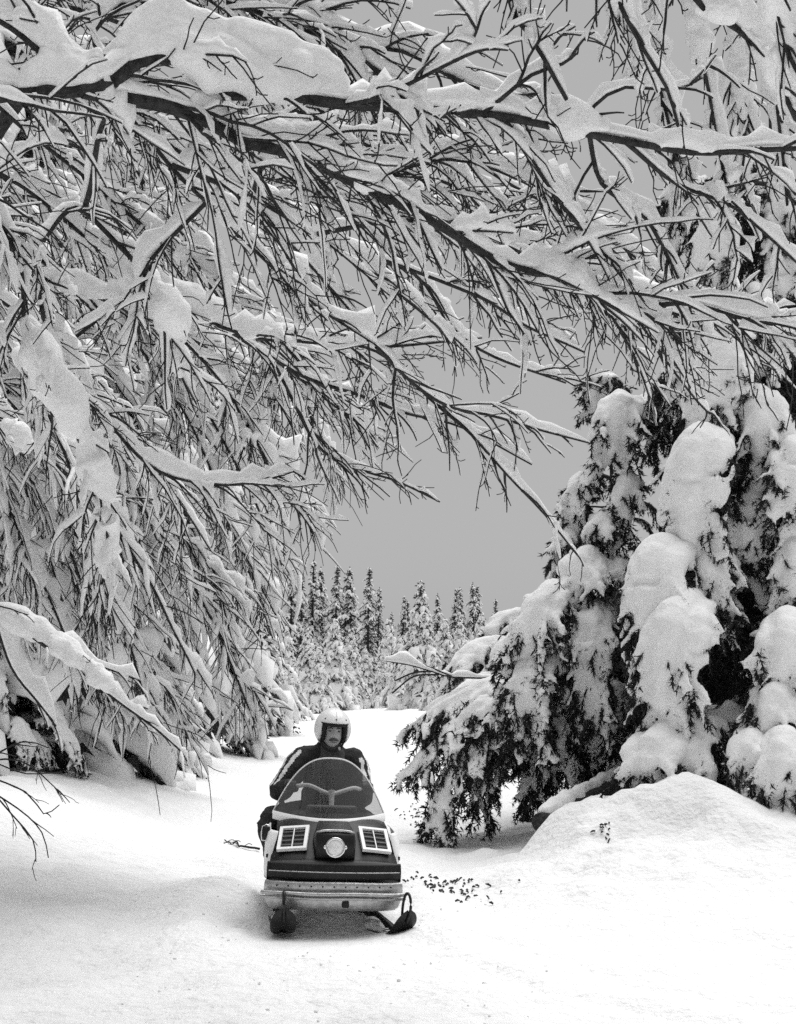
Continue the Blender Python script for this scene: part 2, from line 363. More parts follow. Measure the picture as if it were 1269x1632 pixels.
def pile(C, W, Hh, seed, voxel=.012, sag=.0):
    """one big drift of snow balanced on a limb; C limb points"""
    rg = np.random.default_rng(seed); P = catmull(C, .05); n = len(P); mbs = MB()
    pr = np.sin(np.linspace(.18, math.pi - .18, n)) ** .45
    for lay in range(3):
        f = lay / 2; q = P + np.array([0, 0, 1.0]) * (Hh * f * pr * .72)[:, None] + rg.normal(0, .012, (n, 3)); q[:, 2] += W * .72 - sag
        capsule(mbs, q, np.maximum(W * pr * (1 - .25 * f) * (1 + .14 * noise(P * 6, seed + lay)), .015), 10)
    return remesh(mbs, voxel, 5, .010, 7, seed, 'snow_drift')

class Tree:
    def __init__(s, name, label, trunk, r, category='tree'):
        s.o = thing(name, label, category, (0, 0, 0)); T = np.asarray(trunk, float); P = catmull(T, .25); b = MB()
        n = len(P); tube(b, P + noise(np.repeat(P, 1, 0) * 2, 5)[:, None] * .02, np.linspace(r, r * .35, n), 12)
        s.trunk = obj('trunk', b.mesh('trunk'), 'bark', s.o); s.P = P; s.limbs = [P]
    def root(s, p, back=None):
        A = np.vstack(s.limbs); return A[np.argmin(np.linalg.norm(A - p, axis=1))]
    def add(s, C, r0, r1, seed, piles=(), snap=True, **k):
        rg = np.random.default_rng(seed); C = [np.asarray(c) for c in C]
        if snap:
            r_ = s.root(C[0]); C = [r_] + (C if np.linalg.norm(r_ - C[0]) > .3 else C[1:])
        br, sn = MB(), MB(); P = limb(C, r0, r1, rg, br, sn, **k); s.limbs.append(P)
        o = br.build('branch', 'bark', s.o); sn.build('snow_load', 'snow', o, kind='stuff')
        for q, (a, b, W, Hh) in enumerate(piles):
            i0, i1 = [int(np.argmin(np.linalg.norm(P - e, axis=1))) for e in (a, b)]
            i0, i1 = min(i0, i1), max(i0, i1)
            if i1 - i0 < 2: i1 = min(len(P) - 1, i0 + 2); i0 = max(0, i1 - 2)
            obj('snow_drift', pile(P[i0:i1 + 1:2] if i1 - i0 > 4 else P[i0:i1 + 1], W, Hh, seed * 7 + q), 'snow', o)
        return o
def tr(pts, d0, d1=None):
    d1 = d0 if d1 is None else d1; n = len(pts)
    return [px(x, y, d0 + (d1 - d0) * i / max(1, n - 1)) for i, (x, y) in enumerate(pts)]

# tree A: trunk out of the frame on the left, limbs arching over the trail
tA = Tree('overhanging_tree', 'bare snow-laden tree arching its thickest limbs over the trail', [(-2.6, 5.0, Hs(-2.6, 5) - .2), (-2.5, 4.9, 1.6), (-2.25, 4.7, 3.2), (-2.0, 4.5, 4.6), (-1.5, 4.5, 6.0)], .13)
D = 4.4
tA.add(tr([(-120, 175), (0, 152), (130, 140), (180, 128), (215, 95), (270, 88), (330, 120), (370, 145), (450, 143), (550, 163), (650, 174), (800, 188), (900, 202), (1000, 222), (1100, 241), (1190, 241), (1290, 236)], D, 5.0), .034, .009, 1,
       piles=[(px(225, 95, D), px(560, 165, 4.6), .072, .22), (px(20, 150, D), px(165, 130, D), .05, .12), (px(580, 165, 4.7), px(800, 188, 4.8), .032, .06), (px(840, 195, 4.8), px(980, 215, 4.9), .04, .10), (px(1030, 225, 4.9), px(1185, 241, 5), .03, .06)], dens=(8, 11, 10), lens=(.5, .22))
tA.add(tr([(140, 148), (250, 168), (330, 200), (390, 230), (450, 240), (520, 268), (600, 312), (700, 362), (800, 418), (900, 448), (1000, 490), (1100, 485), (1230, 515)], 4.55, 5.4), .027, .007, 2,
       piles=[(px(300, 190, 4.5), px(400, 232, 4.6), .04, .09), (px(430, 238, 4.6), px(560, 290, 4.7), .05, .06), (px(560, 300, 4.7), px(640, 330, 4.8), .045, .10)], dens=(14, 11, 10))
tA.add(tr([(60, -220), (270, -30), (350, 0), (430, 25), (500, 55), (560, 78), (600, 108), (660, 135)], 5.2, 5.3), .018, .006, 3, dens=(14, 11, 10))
tA.add(tr([(200, -250), (400, -15), (480, 30), (560, 75), (640, 85), (720, 125), (800, 150), (880, 150)], 5.4, 5.4), .018, .004, 4, dens=(13, 11, 10))
tA.add(tr([(-120, -260), (400, -380), (900, -360), (1300, -300)], 4.4, 4.6), .03, .014, 5, dens=(1, 4, 4))
tA.add(tr([(780, -260), (800, -30), (835, 45), (865, 90), (905, 158)], 4.6, 4.7), .013, .007, 6, dens=(6, 8, 9), lens=(.35, .2))
tA.add(tr([(900, -260), (960, -30), (1000, 35), (1030, 85), (1065, 140), (1080, 200)], 4.5, 4.7), .013, .005, 7, dens=(10, 9, 9), lens=(.4, .2), load=1.1)
tA.add(tr([(1000, -260), (1090, -20), (1160, 40), (1215, 90), (1250, 150), (1268, 190)], 4.3, 4.5), .016, .008, 8, dens=(12, 9, 9), lens=(.45, .2), load=1.3,
       piles=[(px(1085, -10, 4.3), px(1200, 80, 4.4), .05, .10), (px(1190, 70, 4.4), px(1262, 170, 4.5), .05, .10)])
tA.add(tr([(1150, -260), (1200, -60), (1240, 10), (1262, 90), (1300, 170)], 4.1, 4.3), .014, .006, 9, dens=(10, 9, 9), lens=(.4, .2), load=1.3,
       piles=[(px(1205, -50, 4.1), px(1262, 90, 4.2), .06, .10)])
for k_, pts_ in enumerate([[(1050, -260), (1100, 20), (1135, 150), (1150, 250), (1165, 330)], [(1180, -260), (1225, 60), (1240, 200), (1255, 330)], [(990, -250), (1020, 10), (1055, 150), (1085, 260), (1100, 330)], [(1120, -240), (1170, 60), (1190, 200), (1180, 300)]]):
    tA.add(tr(pts_, 5.0 + .2 * k_, 5.2 + .2 * k_), .012, .005, 30 + k_, dens=(13, 9, 8), lens=(.42, .2), load=1.5, droop=1.1, piles=[(px(*pts_[1], 5.0 + .2 * k_), px(*pts_[2], 5.1 + .2 * k_), .05, .05)])
tA.add(tr([(760, 190), (800, 160), (850, 120), (900, 100), (925, 80)], 4.8, 4.7), .009, .004, 10, dens=(12, 10, 9), lens=(.3, .18))
tA.add(tr([(560, 165), (610, 150), (690, 110), (745, 75), (765, 15)], 4.6, 4.5), .009, .004, 11, dens=(12, 10, 9), lens=(.3, .18))
tA.add(tr([(920, 205), (950, 170), (1000, 140), (1075, 145), (1120, 125)], 4.9, 4.8), .008, .003, 12, dens=(9, 9, 9), lens=(.3, .16))
tA.add(tr([(180, 130), (170, 90), (150, 50), (190, 10), (260, -20)], 4.7, 4.9), .014, .006, 13, dens=(12, 10, 9), lens=(.35, .2), load=1.2)
tA.add(tr([(120, 140), (60, 80), (0, 40), (-60, 10)], 4.4, 4.6), .014, .006, 14, dens=(14, 10, 9), lens=(.4, .2))
tA.add(tr([(800, 190), (850, 260), (900, 330), (960, 400), (1010, 470)], 4.9, 5.3), .010, .004, 15, dens=(12, 10, 8), lens=(.45, .2), load=1.2)
tA.add(tr([(900, 202), (960, 290), (1030, 350), (1070, 420), (1100, 500)], 5.0, 5.5), .010, .004, 16, dens=(12, 10, 8), lens=(.4, .2), load=1.2)
tA.add(tr([(1000, 222), (1080, 290), (1170, 330), (1250, 400), (1290, 440)], 5.0, 5.4), .009, .004, 17, dens=(10, 9, 8), lens=(.35, .2), load=1.1)

# tree B: second tree, long drooping limbs filling the middle of the arch
tB = Tree('drooping_tree', 'bare tree whose long thin boughs droop down across the middle of the arch', [(-3.1, 7.4, Hs(-3.1, 7.4) - .2), (-3.0, 7.3, 1.6), (-2.9, 7.1, 3.4), (-2.5, 7.0, 5.2)], .12)
Blist = [  # traced limbs: points, depth, thickness, drifts
    ([(-60, 330), (0, 375), (60, 432), (100, 455), (180, 480), (240, 520)], 6.0, .016, [((100, 455), (230, 515), .045, .05)]),
    ([(45, 440), (75, 520), (110, 600), (160, 655), (235, 740), (300, 768), (380, 770), (470, 750)], 6.2, .012, []),
    ([(120, 330), (220, 420), (290, 490), (350, 518), (390, 545), (470, 592), (560, 622), (640, 655), (740, 680), (850, 742)], 6.3, .015, [((250, 455), (395, 545), .05, .09)]),
    ([(360, 530), (420, 540), (500, 547), (600, 553), (700, 545), (770, 540)], 6.2, .011, [((380, 533), (600, 553), .03, .03)]),
    ([(180, 180), (310, 300), (380, 372), (450, 440), (520, 500), (600, 552)], 5.6, .014, [((330, 320), (410, 400), .045, .08)]),
    ([(300, 240), (400, 312), (500, 372), (545, 402), (640, 470), (700, 520)], 5.5, .013, []),
    ([(430, 260), (560, 290), (640, 270), (730, 252), (830, 285), (900, 330)], 5.2, .011, [((520, 285), (610, 280), .05, .09)]),
    ([(560, 330), (640, 350), (740, 370), (830, 400), (900, 440), (1010, 470), (1100, 480)], 5.6, .011, [((770, 380), (900, 440), .04, .06)]),
    ([(560, 360), (660, 440), (720, 520), (790, 570), (900, 610)], 6.0, .010, []),
    ([(480, 470), (600, 560), (700, 650), (780, 730), (850, 800), (910, 872)], 6.4, .007, []),
    ([(420, 600), (500, 700), (560, 742), (640, 772), (700, 800)], 6.6, .009, []),
    ([(600, 590), (700, 640), (800, 665), (940, 705)], 6.3, .009, []),
    ([(880, 300), (960, 420), (1040, 540), (1110, 640), (1130, 660)], 6.0, .009, []),
    ([(1000, 480), (1080, 500), (1160, 505), (1230, 520)], 5.8, .008, []),
    ([(900, 440), (960, 480), (1010, 560), (1040, 640)], 5.9, .008, []),
    ([(640, 350), (760, 470), (840, 520), (930, 560)], 5.9, .009, []),
    ([(-80, 100), (60, 220), (180, 320), (300, 420), (420, 520), (540, 640)], 7.2, .014, []),
    ([(-80, 220), (40, 300), (160, 400), (270, 520), (370, 640), (440, 760), (500, 850)], 7.4, .014, [((150, 390), (270, 520), .06, .05)]),
    ([(0, 0), (120, 120), (260, 220), (400, 330), (520, 450), (640, 590)], 6.8, .014, []),
    ([(-60, -60), (200, 40), (380, 190), (520, 300), (640, 420), (720, 540)], 7.0, .015, []),
    ([(200, -80), (420, 90), (580, 240), (700, 360), (790, 450)], 7.2, .014, [((560, 220), (690, 350), .05, .06)]),
    ([(100, 60), (260, 330), (380, 470), (470, 620), (520, 720)], 7.6, .013, []),
    ([(-60, 420), (60, 520), (160, 640), (260, 760), (340, 880)], 7.8, .013, []),
    ([(300, 40), (480, 180), (640, 260), (800, 330), (920, 430), (1000, 520)], 7.0, .013, []),
    ([(600, 120), (760, 260), (900, 340), (1020, 420), (1090, 540)], 6.6, .011, [((930, 350), (1020, 420), .05, .07)]),
    ([(520, 60), (640, 230), (700, 340), (760, 420), (800, 520)], 6.8, .011, []),
    ([(200, 300), (330, 440), (430, 560), (520, 640), (600, 700)], 7.3, .012, []),
    ([(-40, 300), (30, 420), (50, 560), (130, 720), (170, 850), (160, 950)], 5.6, .012, [((40, 540), (130, 720), .085, .05), ((130, 715), (172, 835), .075, .03), ((170, 840), (160, 945), .058, .02)]),
    ([(230, 440), (270, 520), (280, 580), (310, 640)], 5.8, .010, [((235, 450), (275, 590), .085, .05), ((285, 590), (310, 640), .06, .02)]),
]
for k, (pts, d, r, pl) in enumerate(Blist):
    thin = pts[-1][0] > 780 and 540 < pts[-1][1] < 900 or k in (10, 15)
    tB.add(tr(pts, d, d + .5), r, .004, 40 + k, piles=[(px(*a, d + .2), px(*b, d + .3), W, h_) for a, b, W, h_ in pl], dens=(13, 9, 8) if thin else (16, 11, 9), lens=(.40, .18) if thin else (.52, .22), load=.42 if thin else 1.05, droop=.75, R=(.0055, .0034))

# tree C: farther, twigs hanging like a curtain down to the snow bank on the left
tC = Tree('weeping_tree', 'bare tree hanging a grey curtain of snowy twigs down to the left bank', [(-4.6, 12.0, Hs(-4.6, 12) - .2), (-4.5, 11.9, 1.8), (-4.2, 11.6, 3.8), (-3.6, 11.3, 5.6), (-3.0, 11.2, 6.6)], .16)
rgc = np.random.default_rng(5)
ends = [(500, 850), (470, 775), (450, 900), (435, 1060), (405, 1195), (355, 1185), (300, 1225), (245, 1215), (200, 1205), (165, 1150), (385, 1010), (330, 930), (285, 1060), (110, 1030), (60, 950), (230, 980), (150, 880), (400, 880), (360, 800), (250, 860), (90, 800), (20, 1040), (440, 980), (310, 1120), (470, 690), (540, 760), (60, 700), (210, 1100), (380, 1090), (130, 1120)]
for k, (xe, ye) in enumerate(ends):
    ye -= 45 if ye > 1000 else 0
    d = rgc.uniform(9.2, 12.4); x0 = -160 + .35 * max(0, xe - 100) + rgc.uniform(-60, 60); y0 = min(ye - 420, 90 + .62 * ye - .55 * xe + rgc.uniform(-120, 80))
    pts = []
    for t in np.linspace(0, 1, 7):
        cx_, cy_ = x0 + (xe - x0) * .62, y0 + (ye - y0) * .18
        pts.append(((1 - t) ** 2 * x0 + 2 * t * (1 - t) * cx_ + t * t * xe, (1 - t) ** 2 * y0 + 2 * t * (1 - t) * cy_ + t * t * ye))
    tC.add(tr(pts, d - .3, d + .3), .017, .006, 90 + k, dens=(14, 8, 4), lens=(.75, .32), load=1.4, droop=1.2, R=(.0068, .0042), fine=False, zmin=.45)
# low limbs on the left with heavy snow
tD = Tree('leaning_sapling', 'leaning sapling at the left bank, its low boughs bent under a white drift', [(-3.4, 9.4, Hs(-3.4, 9.4) - .1), (-3.2, 9.35, 1.2), (-2.9, 9.3, 2.2), (-2.75, 9.2, 2.9)], .05)
for k, (pts, pl) in enumerate([
    ([(-60, 930), (0, 985), (60, 1020), (120, 1050), (220, 1085)], [((5, 985), (110, 1045), .075, .05)]),
    ([(60, 1025), (120, 1065), (200, 1125), (250, 1165), (292, 1203)], [((75, 1040), (140, 1085), .075, .05), ((110, 1100), (150, 1140), .07, .03)]),
    ([(-60, 1010), (20, 1060), (60, 1120), (90, 1160)], []),
    ([(-60, 640), (10, 690), (40, 730)], [((0, 690), (38, 730), .08, .03)])]):
    tD.add(tr(pts, 8.6, 8.7), .011, .004, 140 + k, piles=[(px(*a, 8.6), px(*b, 8.7), W, h_) for a, b, W, h_ in pl], dens=(7, 6, 6), lens=(.35, .16), load=.9, R=(.006, .004))
tE = Tree('bare_shrub', 'small bare shrub poking thin snowless twigs out over the left snow bank', [(-2.75, 8.1, Hs(-2.75, 8.1) - .1), (-2.6, 8.1, .5), (-2.5, 8.05, .75)], .02, 'shrub')
for k, pts in enumerate([[(-40, 1215), (40, 1235), (100, 1232)], [(-40, 1225), (40, 1265), (70, 1300), (95, 1285)], [(-40, 1250), (30, 1290), (70, 1330), (80, 1370)], [(-30, 1180), (40, 1180), (80, 1190)], [(-40, 1240), (20, 1300), (50, 1340), (55, 1375)], [(-40, 1200), (30, 1215), (90, 1260)]]):
    tE.add(tr(pts, 8.0), .006, .003, 160 + k, dens=(6, 5, 3), lens=(.22, .1), load=.0, droop=.5, R=(.0036, .0026))

# ------------------------------------------------------------------ snow-laden conifers
def bough(parent, root, apex, tip, width, seed, snow=1.0, nd=1.0, fingers=1.0, out=None):
    rg = np.random.default_rng(seed); root, apex, tip = map(lambda a: np.asarray(a, float), (root, apex, tip))
    A = catmull([root, root * .45 + apex * .55 + np.array([0, 0, .08]), apex, apex * .55 + tip * .45 + (apex - root) * .05, tip], .05); n = len(A)
    seg = np.concatenate([[0], np.cumsum(np.linalg.norm(np.diff(A, axis=0), axis=1))]); t = seg / seg[-1]
    ta = t[np.argmin(np.linalg.norm(A - apex, axis=1))]
    if out is None: out = apex - root
    out = np.array([out[0], out[1], 0.0]); out = nrm(out); side = np.cross([0, 0, 1.0], out)
    wd, nb, sn = MB(), MB(), MB(); tube(wd, A, np.linspace(.028, .006, n), 6)
    capsN = []
    def needles(Q, m_, ln=.062):
        tt = rg.uniform(.05, 1, m_); i = (tt * (len(Q) - 1)); b = np.stack([np.interp(i, np.arange(len(Q)), Q[:, j]) for j in range(3)], -1)
        T = nrm(Q[-1] - Q[0]); dr = nrm(T * .9 + rg.normal(0, .75, (m_, 3)) + [0, 0, -.25]); l = ln * rg.uniform(.6, 1.3, (m_, 1))
        w_ = nrm(np.cross(dr, rg.normal(0, 1, (m_, 3)))) * .0085
        nb.add(np.stack([b - w_, b + w_, b + dr * l], 1).reshape(-1, 3), np.arange(3 * m_).reshape(-1, 3))
    hw = width / 2; L = seg[-1]
    # snow body
    sel = t > ta * .75
    if snow > 0 and sel.sum() > 3:
        Q = A[sel]; Q = Q[: max(6, int(len(Q) * .88))]; Q = np.vstack([Q[:-1:2], Q[-1:]]); q = np.linspace(0, 1, len(Q)); pr = (np.sin(np.clip(q * 1.5 + .30, 0, math.pi / 2)) ** .8) * (1 - .45 * q ** 2.5)
        Rr = hw * .53 * pr * snow * (1 + .20 * noise(Q * 3, seed))
        capsule(sn, Q + (np.array([0, 0, .45]) + out * .4) * Rr[:, None], np.maximum(Rr, .02), 10)
        for sgn in (-1, 1):
            m_ = max(4, int(len(Q) * rg.uniform(.7, 1.0))); off_ = hw * (.22 + .42 * q) * rg.uniform(.8, 1.15); R2 = Rr * rg.uniform(.62, .82) * (1 + .22 * noise(Q * 3.5, seed + 5 + sgn))
            capsule(sn, (Q + (np.array([0, 0, .1]) + out * .25) * Rr[:, None] + sgn * side * off_[:, None])[:m_], np.maximum(R2, .02)[:m_], 10)
        for _ in range(int(rg.integers(3, 7) * fingers)):
            i0 = int(rg.uniform(.45, .95) * (len(Q) - 1)); p_ = Q[i0] + side * hw * rg.uniform(-.75, .75) + out * Rr[i0] * .5; L_ = rg.uniform(.10, .26) * (.6 + hw)
            capsule(sn, twig(rg, p_, nrm(np.array([0, 0, -1.0]) + side * rg.normal(0, .35) + out * .15), L_, 5, .4, .05), np.linspace(.06, .028, 5) * rg.uniform(.7, 1.2) * min(1, snow + .1), 7)
    # side branchlets
    nbr = int((10 + 16 * L * .8) * nd); ts = np.linspace(ta * .55, .99, nbr)
    for k, tk in enumerate(ts):
        i = np.searchsorted(t, tk); i = min(max(i, 1), n - 1); p = A[i]; T = nrm(A[i] - A[i - 1]); sg = 1 if k % 2 else -1
        lb = hw * (.55 + .6 * math.sin(min(1, (tk - ta * .5) / (1 - ta * .5)) * 2.6)) * rg.uniform(.75, 1.4) + .08
        d = nrm(side * sg * rg.uniform(.45, 1.0) + T * rg.uniform(.5, .9) + out * rg.uniform(-.1, .35)); Q = twig(rg, p, d, lb, 7, 1.5, .06)
        tube(wd, Q, np.linspace(.006, .003, 7), 3); needles(Q, int(28 + 95 * lb))
        for _ in range(3 + int(lb * 12)):
            tb = rg.uniform(.2, .95); p2, T2 = at(Q, tb); d2 = nrm(T2 * .7 + side * rg.choice([-1, 1]) * .6 + rg.normal(0, .25, 3) + [0, 0, -.3])
            Q2 = twig(rg, p2, d2, rg.uniform(.07, .17), 4, .6, .05); needles(Q2, 13, .055)
            if snow > 0 and rg.random() < .38 * fingers: capsule(sn, Q2 + np.array([0, 0, .012]) + out * .012, np.array([.026, .027, .022, .014]) * rg.uniform(.7, 1.2) * min(1, snow + .2), 6)
        if snow > 0 and rg.random() < .8 * fingers:
            rr = (.030 + .05 * hw) * rg.uniform(.7, 1.3) * min(1, snow + .1); m_ = 6 if rg.random() < .6 else 5
            capsule(sn, (Q + (np.array([0, 0, .5]) + out * .4) * rr)[:m_], np.linspace(rr, rr * .45, 7)[:m_], 7)
    if snow > .5:   # dark fringe of bare sprays hanging out below the snow
        for _ in range(16):
            p, T_ = at(A, rg.uniform(.72, 1.0)); p = p + side * hw * rg.uniform(-.8, .8) + out * rg.uniform(.02, .12) * (1 + hw) + [0, 0, rg.uniform(-.08, .02)]
            Q = twig(rg, p, nrm(np.array([0, 0, -1.0]) + side * rg.normal(0, .45) + out * rg.uniform(.1, .6)), rg.uniform(.10, .24), 5, .6, .06); tube(wd, Q, np.linspace(.005, .003, 5), 3); needles(Q, 38, .06)
    o = wd.build('bough', 'bark', parent); nb.build('needles', 'needles', o, False, kind='stuff')
    if sn.v: obj('snow_cap', remesh(sn, .027, 5, .020, 6.5, seed, 'snow_cap'), 'snow', o)
    return o
def conifer(name, label, x, y, h, r):
    o = thing(name, label, 'tree', (0, 0, 0)); z0 = Hs(x, y) - .2; zz = np.linspace(z0, z0 + h, 40)
    P = np.stack([x + .03 * np.sin(zz), y + .03 * np.cos(zz * 1.3), zz], -1); b = MB(); tube(b, P, np.linspace(r, .015, 40), 14)
    obj('trunk', b.mesh('trunk'), 'bark', o); return o, P
c1, T1 = conifer('spruce_tree', 'tall spruce at the right edge hung with big pillows of snow', 4.15, 15.3, 7.8, .17)
c2, T2 = conifer('spruce_tree', 'shorter dark spruce left of the tall one, low boughs sweeping the snow', 2.55, 16.6, 4.6, .10)
def onT(T, z): return T[np.argmin(np.abs(T[:, 2] - z))]
def hb(o, T, ax, ay, bx, by, wpx, d, seed, snow=1.0, **k):
    a = px(ax, ay, d); b = px(bx, by, d - .05); wd = wpx * d / F
    rt = onT(T, a[2] + .15 * np.linalg.norm(a[:2] - T[0][:2])); bough(o, rt, a, b, wd, seed, snow, **k)
heavy = [  # apex, tip, width in photo pixels, distance
    (1120, 720, 1105, 905, 140, 13.6), (1055, 895, 1050, 1065, 140, 13.4), (1135, 905, 1150, 1005, 95, 13.5), (1090, 985, 1060, 1175, 150, 13.1),
    (1060, 1190, 1045, 1258, 125, 12.9), (1165, 540, 1130, 700, 130, 14.0), (1205, 650, 1225, 760, 120, 13.9), (1200, 810, 1195, 930, 110, 14.0),
    (1255, 1010, 1235, 1130, 120, 12.9), (1240, 1110, 1215, 1190, 120, 12.8), (1198, 1180, 1185, 1270, 70, 12.6), (1250, 1190, 1225, 1310, 90, 12.4),
    (1150, 330, 1145, 480, 95, 14.2), (1200, 470, 1215, 600, 80, 14.2), (1085, 300, 1090, 380, 80, 14.6), (1240, 420, 1250, 540, 80, 14.5), (1245, 300, 1255, 400, 90, 14.6),
    (1180, 200, 1175, 320, 90, 14.8), (1110, 560, 1080, 640, 90, 14.4), (1260, 720, 1270, 850, 100, 13.6), (1265, 880, 1262, 990, 90, 13.6), (1165, 1140, 1150, 1200, 80, 13.6), (1110, 1180, 1150, 1330, 70, 12.9), (1195, 1270, 1215, 1340, 90, 12.5), (1255, 1290, 1262, 1370, 60, 12.3)]
for k, (ax, ay, bx, by, wp, d) in enumerate(heavy): hb(c1, T1, ax, ay, bx, by, wp, d, 300 + k, 1.0)
mid = [(990, 645, 972, 745, 100, 15.0), (935, 905, 920, 965, 105, 14.6), (985, 905, 985, 950, 60, 14.7), (875, 960, 838, 1060, 105, 14.4), (950, 985, 942, 1150, 80, 14.4), (1000, 770, 955, 885, 60, 14.9), (925, 770, 920, 850, 55, 15.2), (1035, 640, 1045, 690, 50, 15.3),
       (960, 600, 945, 650, 50, 15.6), (900, 1050, 885, 1100, 55, 14.6), (960, 830, 930, 890, 45, 14.8), (905, 850, 900, 890, 40, 15.1)]
for k, (ax, ay, bx, by, wp, d) in enumerate(mid): hb(c2, T2, ax, ay, bx, by, wp, d, 340 + k, .95)
low = [(800, 1090, 672, 1150, 90, 14.9, .8), (790, 1110, 665, 1222, 90, 14.7, .7), (780, 1170, 690, 1312, 85, 14.6, .6), (800, 1200, 768, 1292, 60, 14.8, .45), (840, 1080, 790, 1200, 90, 14.5, .75), (860, 1060, 850, 1180, 90, 14.3, .85),
       (870, 1140, 850, 1262, 70, 15.0, .5), (900, 1110, 900, 1230, 80, 14.9, .6), (830, 1130, 740, 1210, 80, 14.6, .8), (950, 1130, 960, 1215, 80, 14.9, .45), (985, 1100, 990, 1200, 80, 14.9, .4), (760, 1090, 700, 1180, 70, 15.2, .7), (830, 1020, 800, 1090, 90, 15.4, .9), (760, 1040, 715, 1110, 80, 15.8, .85), (800, 990, 780, 1060, 70, 16.4, .9)]
for k, (ax, ay, bx, by, wp, d, s_) in enumerate(low): hb(c2, T2, ax, ay, bx, by, wp, d, 370 + k, s_ * .82, nd=1.35, fingers=1.1)
rgf = np.random.default_rng(21); FILL = [bough(None, (0, 0, 0), (1.1, rgf.normal(0, .1), .05), (1.62, rgf.normal(0, .15), -.75), .7, 420 + k, (0, 0, 0, 0, .35, 0)[k], out=(1, 0)) for k in range(6)]
c3, T3 = conifer('spruce_tree', 'dark spruce standing close behind the tall one at the right edge', 5.6, 18.6, 8.8, .18)
for T, o, zr, nn, Lr in ((T3, c3, (.4, 7.8), 110, (1.6, 3.4)), (T1, c1, (.5, 6.8), 110, (1.2, 2.8)), (T2, c2, (.5, 3.7), 44, (.7, 1.7))):
    for k in range(nn):
        z = rgf.uniform(*zr); a = rgf.uniform(math.pi * .85, math.pi * 2.05); L = rgf.uniform(*Lr) * (1 - .7 * (z - zr[0]) / (zr[1] - zr[0] + 1.5)); rt = onT(T, z)
        src = FILL[int(rgf.integers(len(FILL)))] ; c_ = src.copy(); S.collection.objects.link(c_); c_.parent = o; c_.location = rt; c_.rotation_euler = (0, rgf.uniform(-.1, .15), a); c_.scale = (L / 1.7,) * 3
        for ch in src.children: q = ch.copy(); S.collection.objects.link(q); q.parent = c_
FS = [bough(None, (0, 0, 0), (1.1, rgf.normal(0, .1), .1), (1.6, rgf.normal(0, .15), -.7), .75, 450 + k, .8, out=(1, 0)) for k in range(3)]; FILL += FS
for xp, yt, dd, lab in ((100, 800, 19, 'low snow-clogged spruce above the left bank'), (20, 985, 17.5, 'squat spruce buried in snow beside the leaning sapling')):
    tp_ = px(xp, yt, dd); g0 = Hs(tp_[0], dd); hh = tp_[2] - g0; o, T = conifer('spruce_tree', lab, tp_[0], dd, hh + .2, .06)
    for k in range(46):
        z = g0 + hh * rgf.uniform(.12, .97) ; L = (.25 + .55 * (1 - (z - g0) / hh)) * rgf.uniform(.8, 1.3) * min(1.15, hh * .6); src = (FS if rgf.random() < .72 else FILL)[int(rgf.integers(3))]
        c_ = src.copy(); S.collection.objects.link(c_); c_.parent = o; c_.location = onT(T, z); c_.rotation_euler = (0, rgf.uniform(-.05, .2), rgf.uniform(0, 6.28)); c_.scale = (L / 1.6,) * 3
        for ch in src.children: q = ch.copy(); S.collection.objects.link(q); q.parent = c_
for f_ in FILL:
    for ch in list(f_.children): bpy.data.objects.remove(ch)
    bpy.data.objects.remove(f_)
# bare stick of the low bough with a line of snow
b = MB(); P = catmull(tr([(900, 1075), (845, 1082), (780, 1080), (720, 1078), (690, 1070), (655, 1060), (615, 1053)], 15.0, 14.8), .06); tube(b, P, np.linspace(.03, .008, len(P)), 6)
for pts in ([(690, 1070), (660, 1072), (630, 1085)], [(700, 1075), (660, 1078), (625, 1105)], [(720, 1078), (680, 1062), (640, 1058)]): tube(b, catmull(tr(pts, 14.85), .05), .009, 5)
o = b.build('branch', 'bark', c2); s_ = MB(); snowtube(s_, P, np.full(len(P), .035), .02 + .05 * np.abs(noise(P * 6, 3)), 8); s_.build('snow_load', 'snow', o)
# fallen log
lg = thing('fallen_log', 'snow-capped fallen log sticking out from behind the snow bank', 'log'); A = px(862, 1312, 13.0); B = px(990, 1200, 14.6); B[2] = A[2] + .30; b = MB(); P = catmull([A, (A + B) / 2, B], .08)
tube(b, P, .085 + .01 * noise(P * 4, 1), 12, cap=True); b.build('trunk', 'bark', lg)
s_ = MB(); capsule(s_, P[1:] + [0, 0, .09], np.full(len(P) - 1, .065), 10); capsule(s_, P[4:] + [0, .0, .11], np.full(len(P) - 4, .06), 10); obj('snow_cap', remesh(s_, .02, 5, .032, 5, 3, 'snow_cap'), 'snow', lg)

# left-hand snowy evergreens seen through the twigs
left_v = [far_conifer(7, 500 + k, .9, .45, 2.0) for k in range(2)]
for k, (x, ytop, d, lab) in enumerate([(20, -260, 19, 'tall snowy evergreen behind the curtain of twigs at the far left'), (190, 300, 24, 'snowy evergreen behind the weeping tree, lower than its neighbours'), (330, 620, 27, 'slim snowy evergreen showing through the thinner end of the twig curtain'), (255, 880, 21, 'small white evergreen at the foot of the twig curtain'), (420, 900, 34, 'small snowy evergreen just past the last hanging twigs')]):
    top_place(x, ytop, d, left_v, 7, 'evergreen_tree', lab, None, k)

# ------------------------------------------------------------------ snowmobile (local: nose towards -y, origin under the bumper)
ROT = (0, math.radians(1.8), YAW); LOC = (SLED[0], SLED[1], 0.0)
sm = thing('snowmobile', 'dark snowmobile with tinted windshield, round headlight and two white grilles', 'snowmobile', LOC, None, ROT)
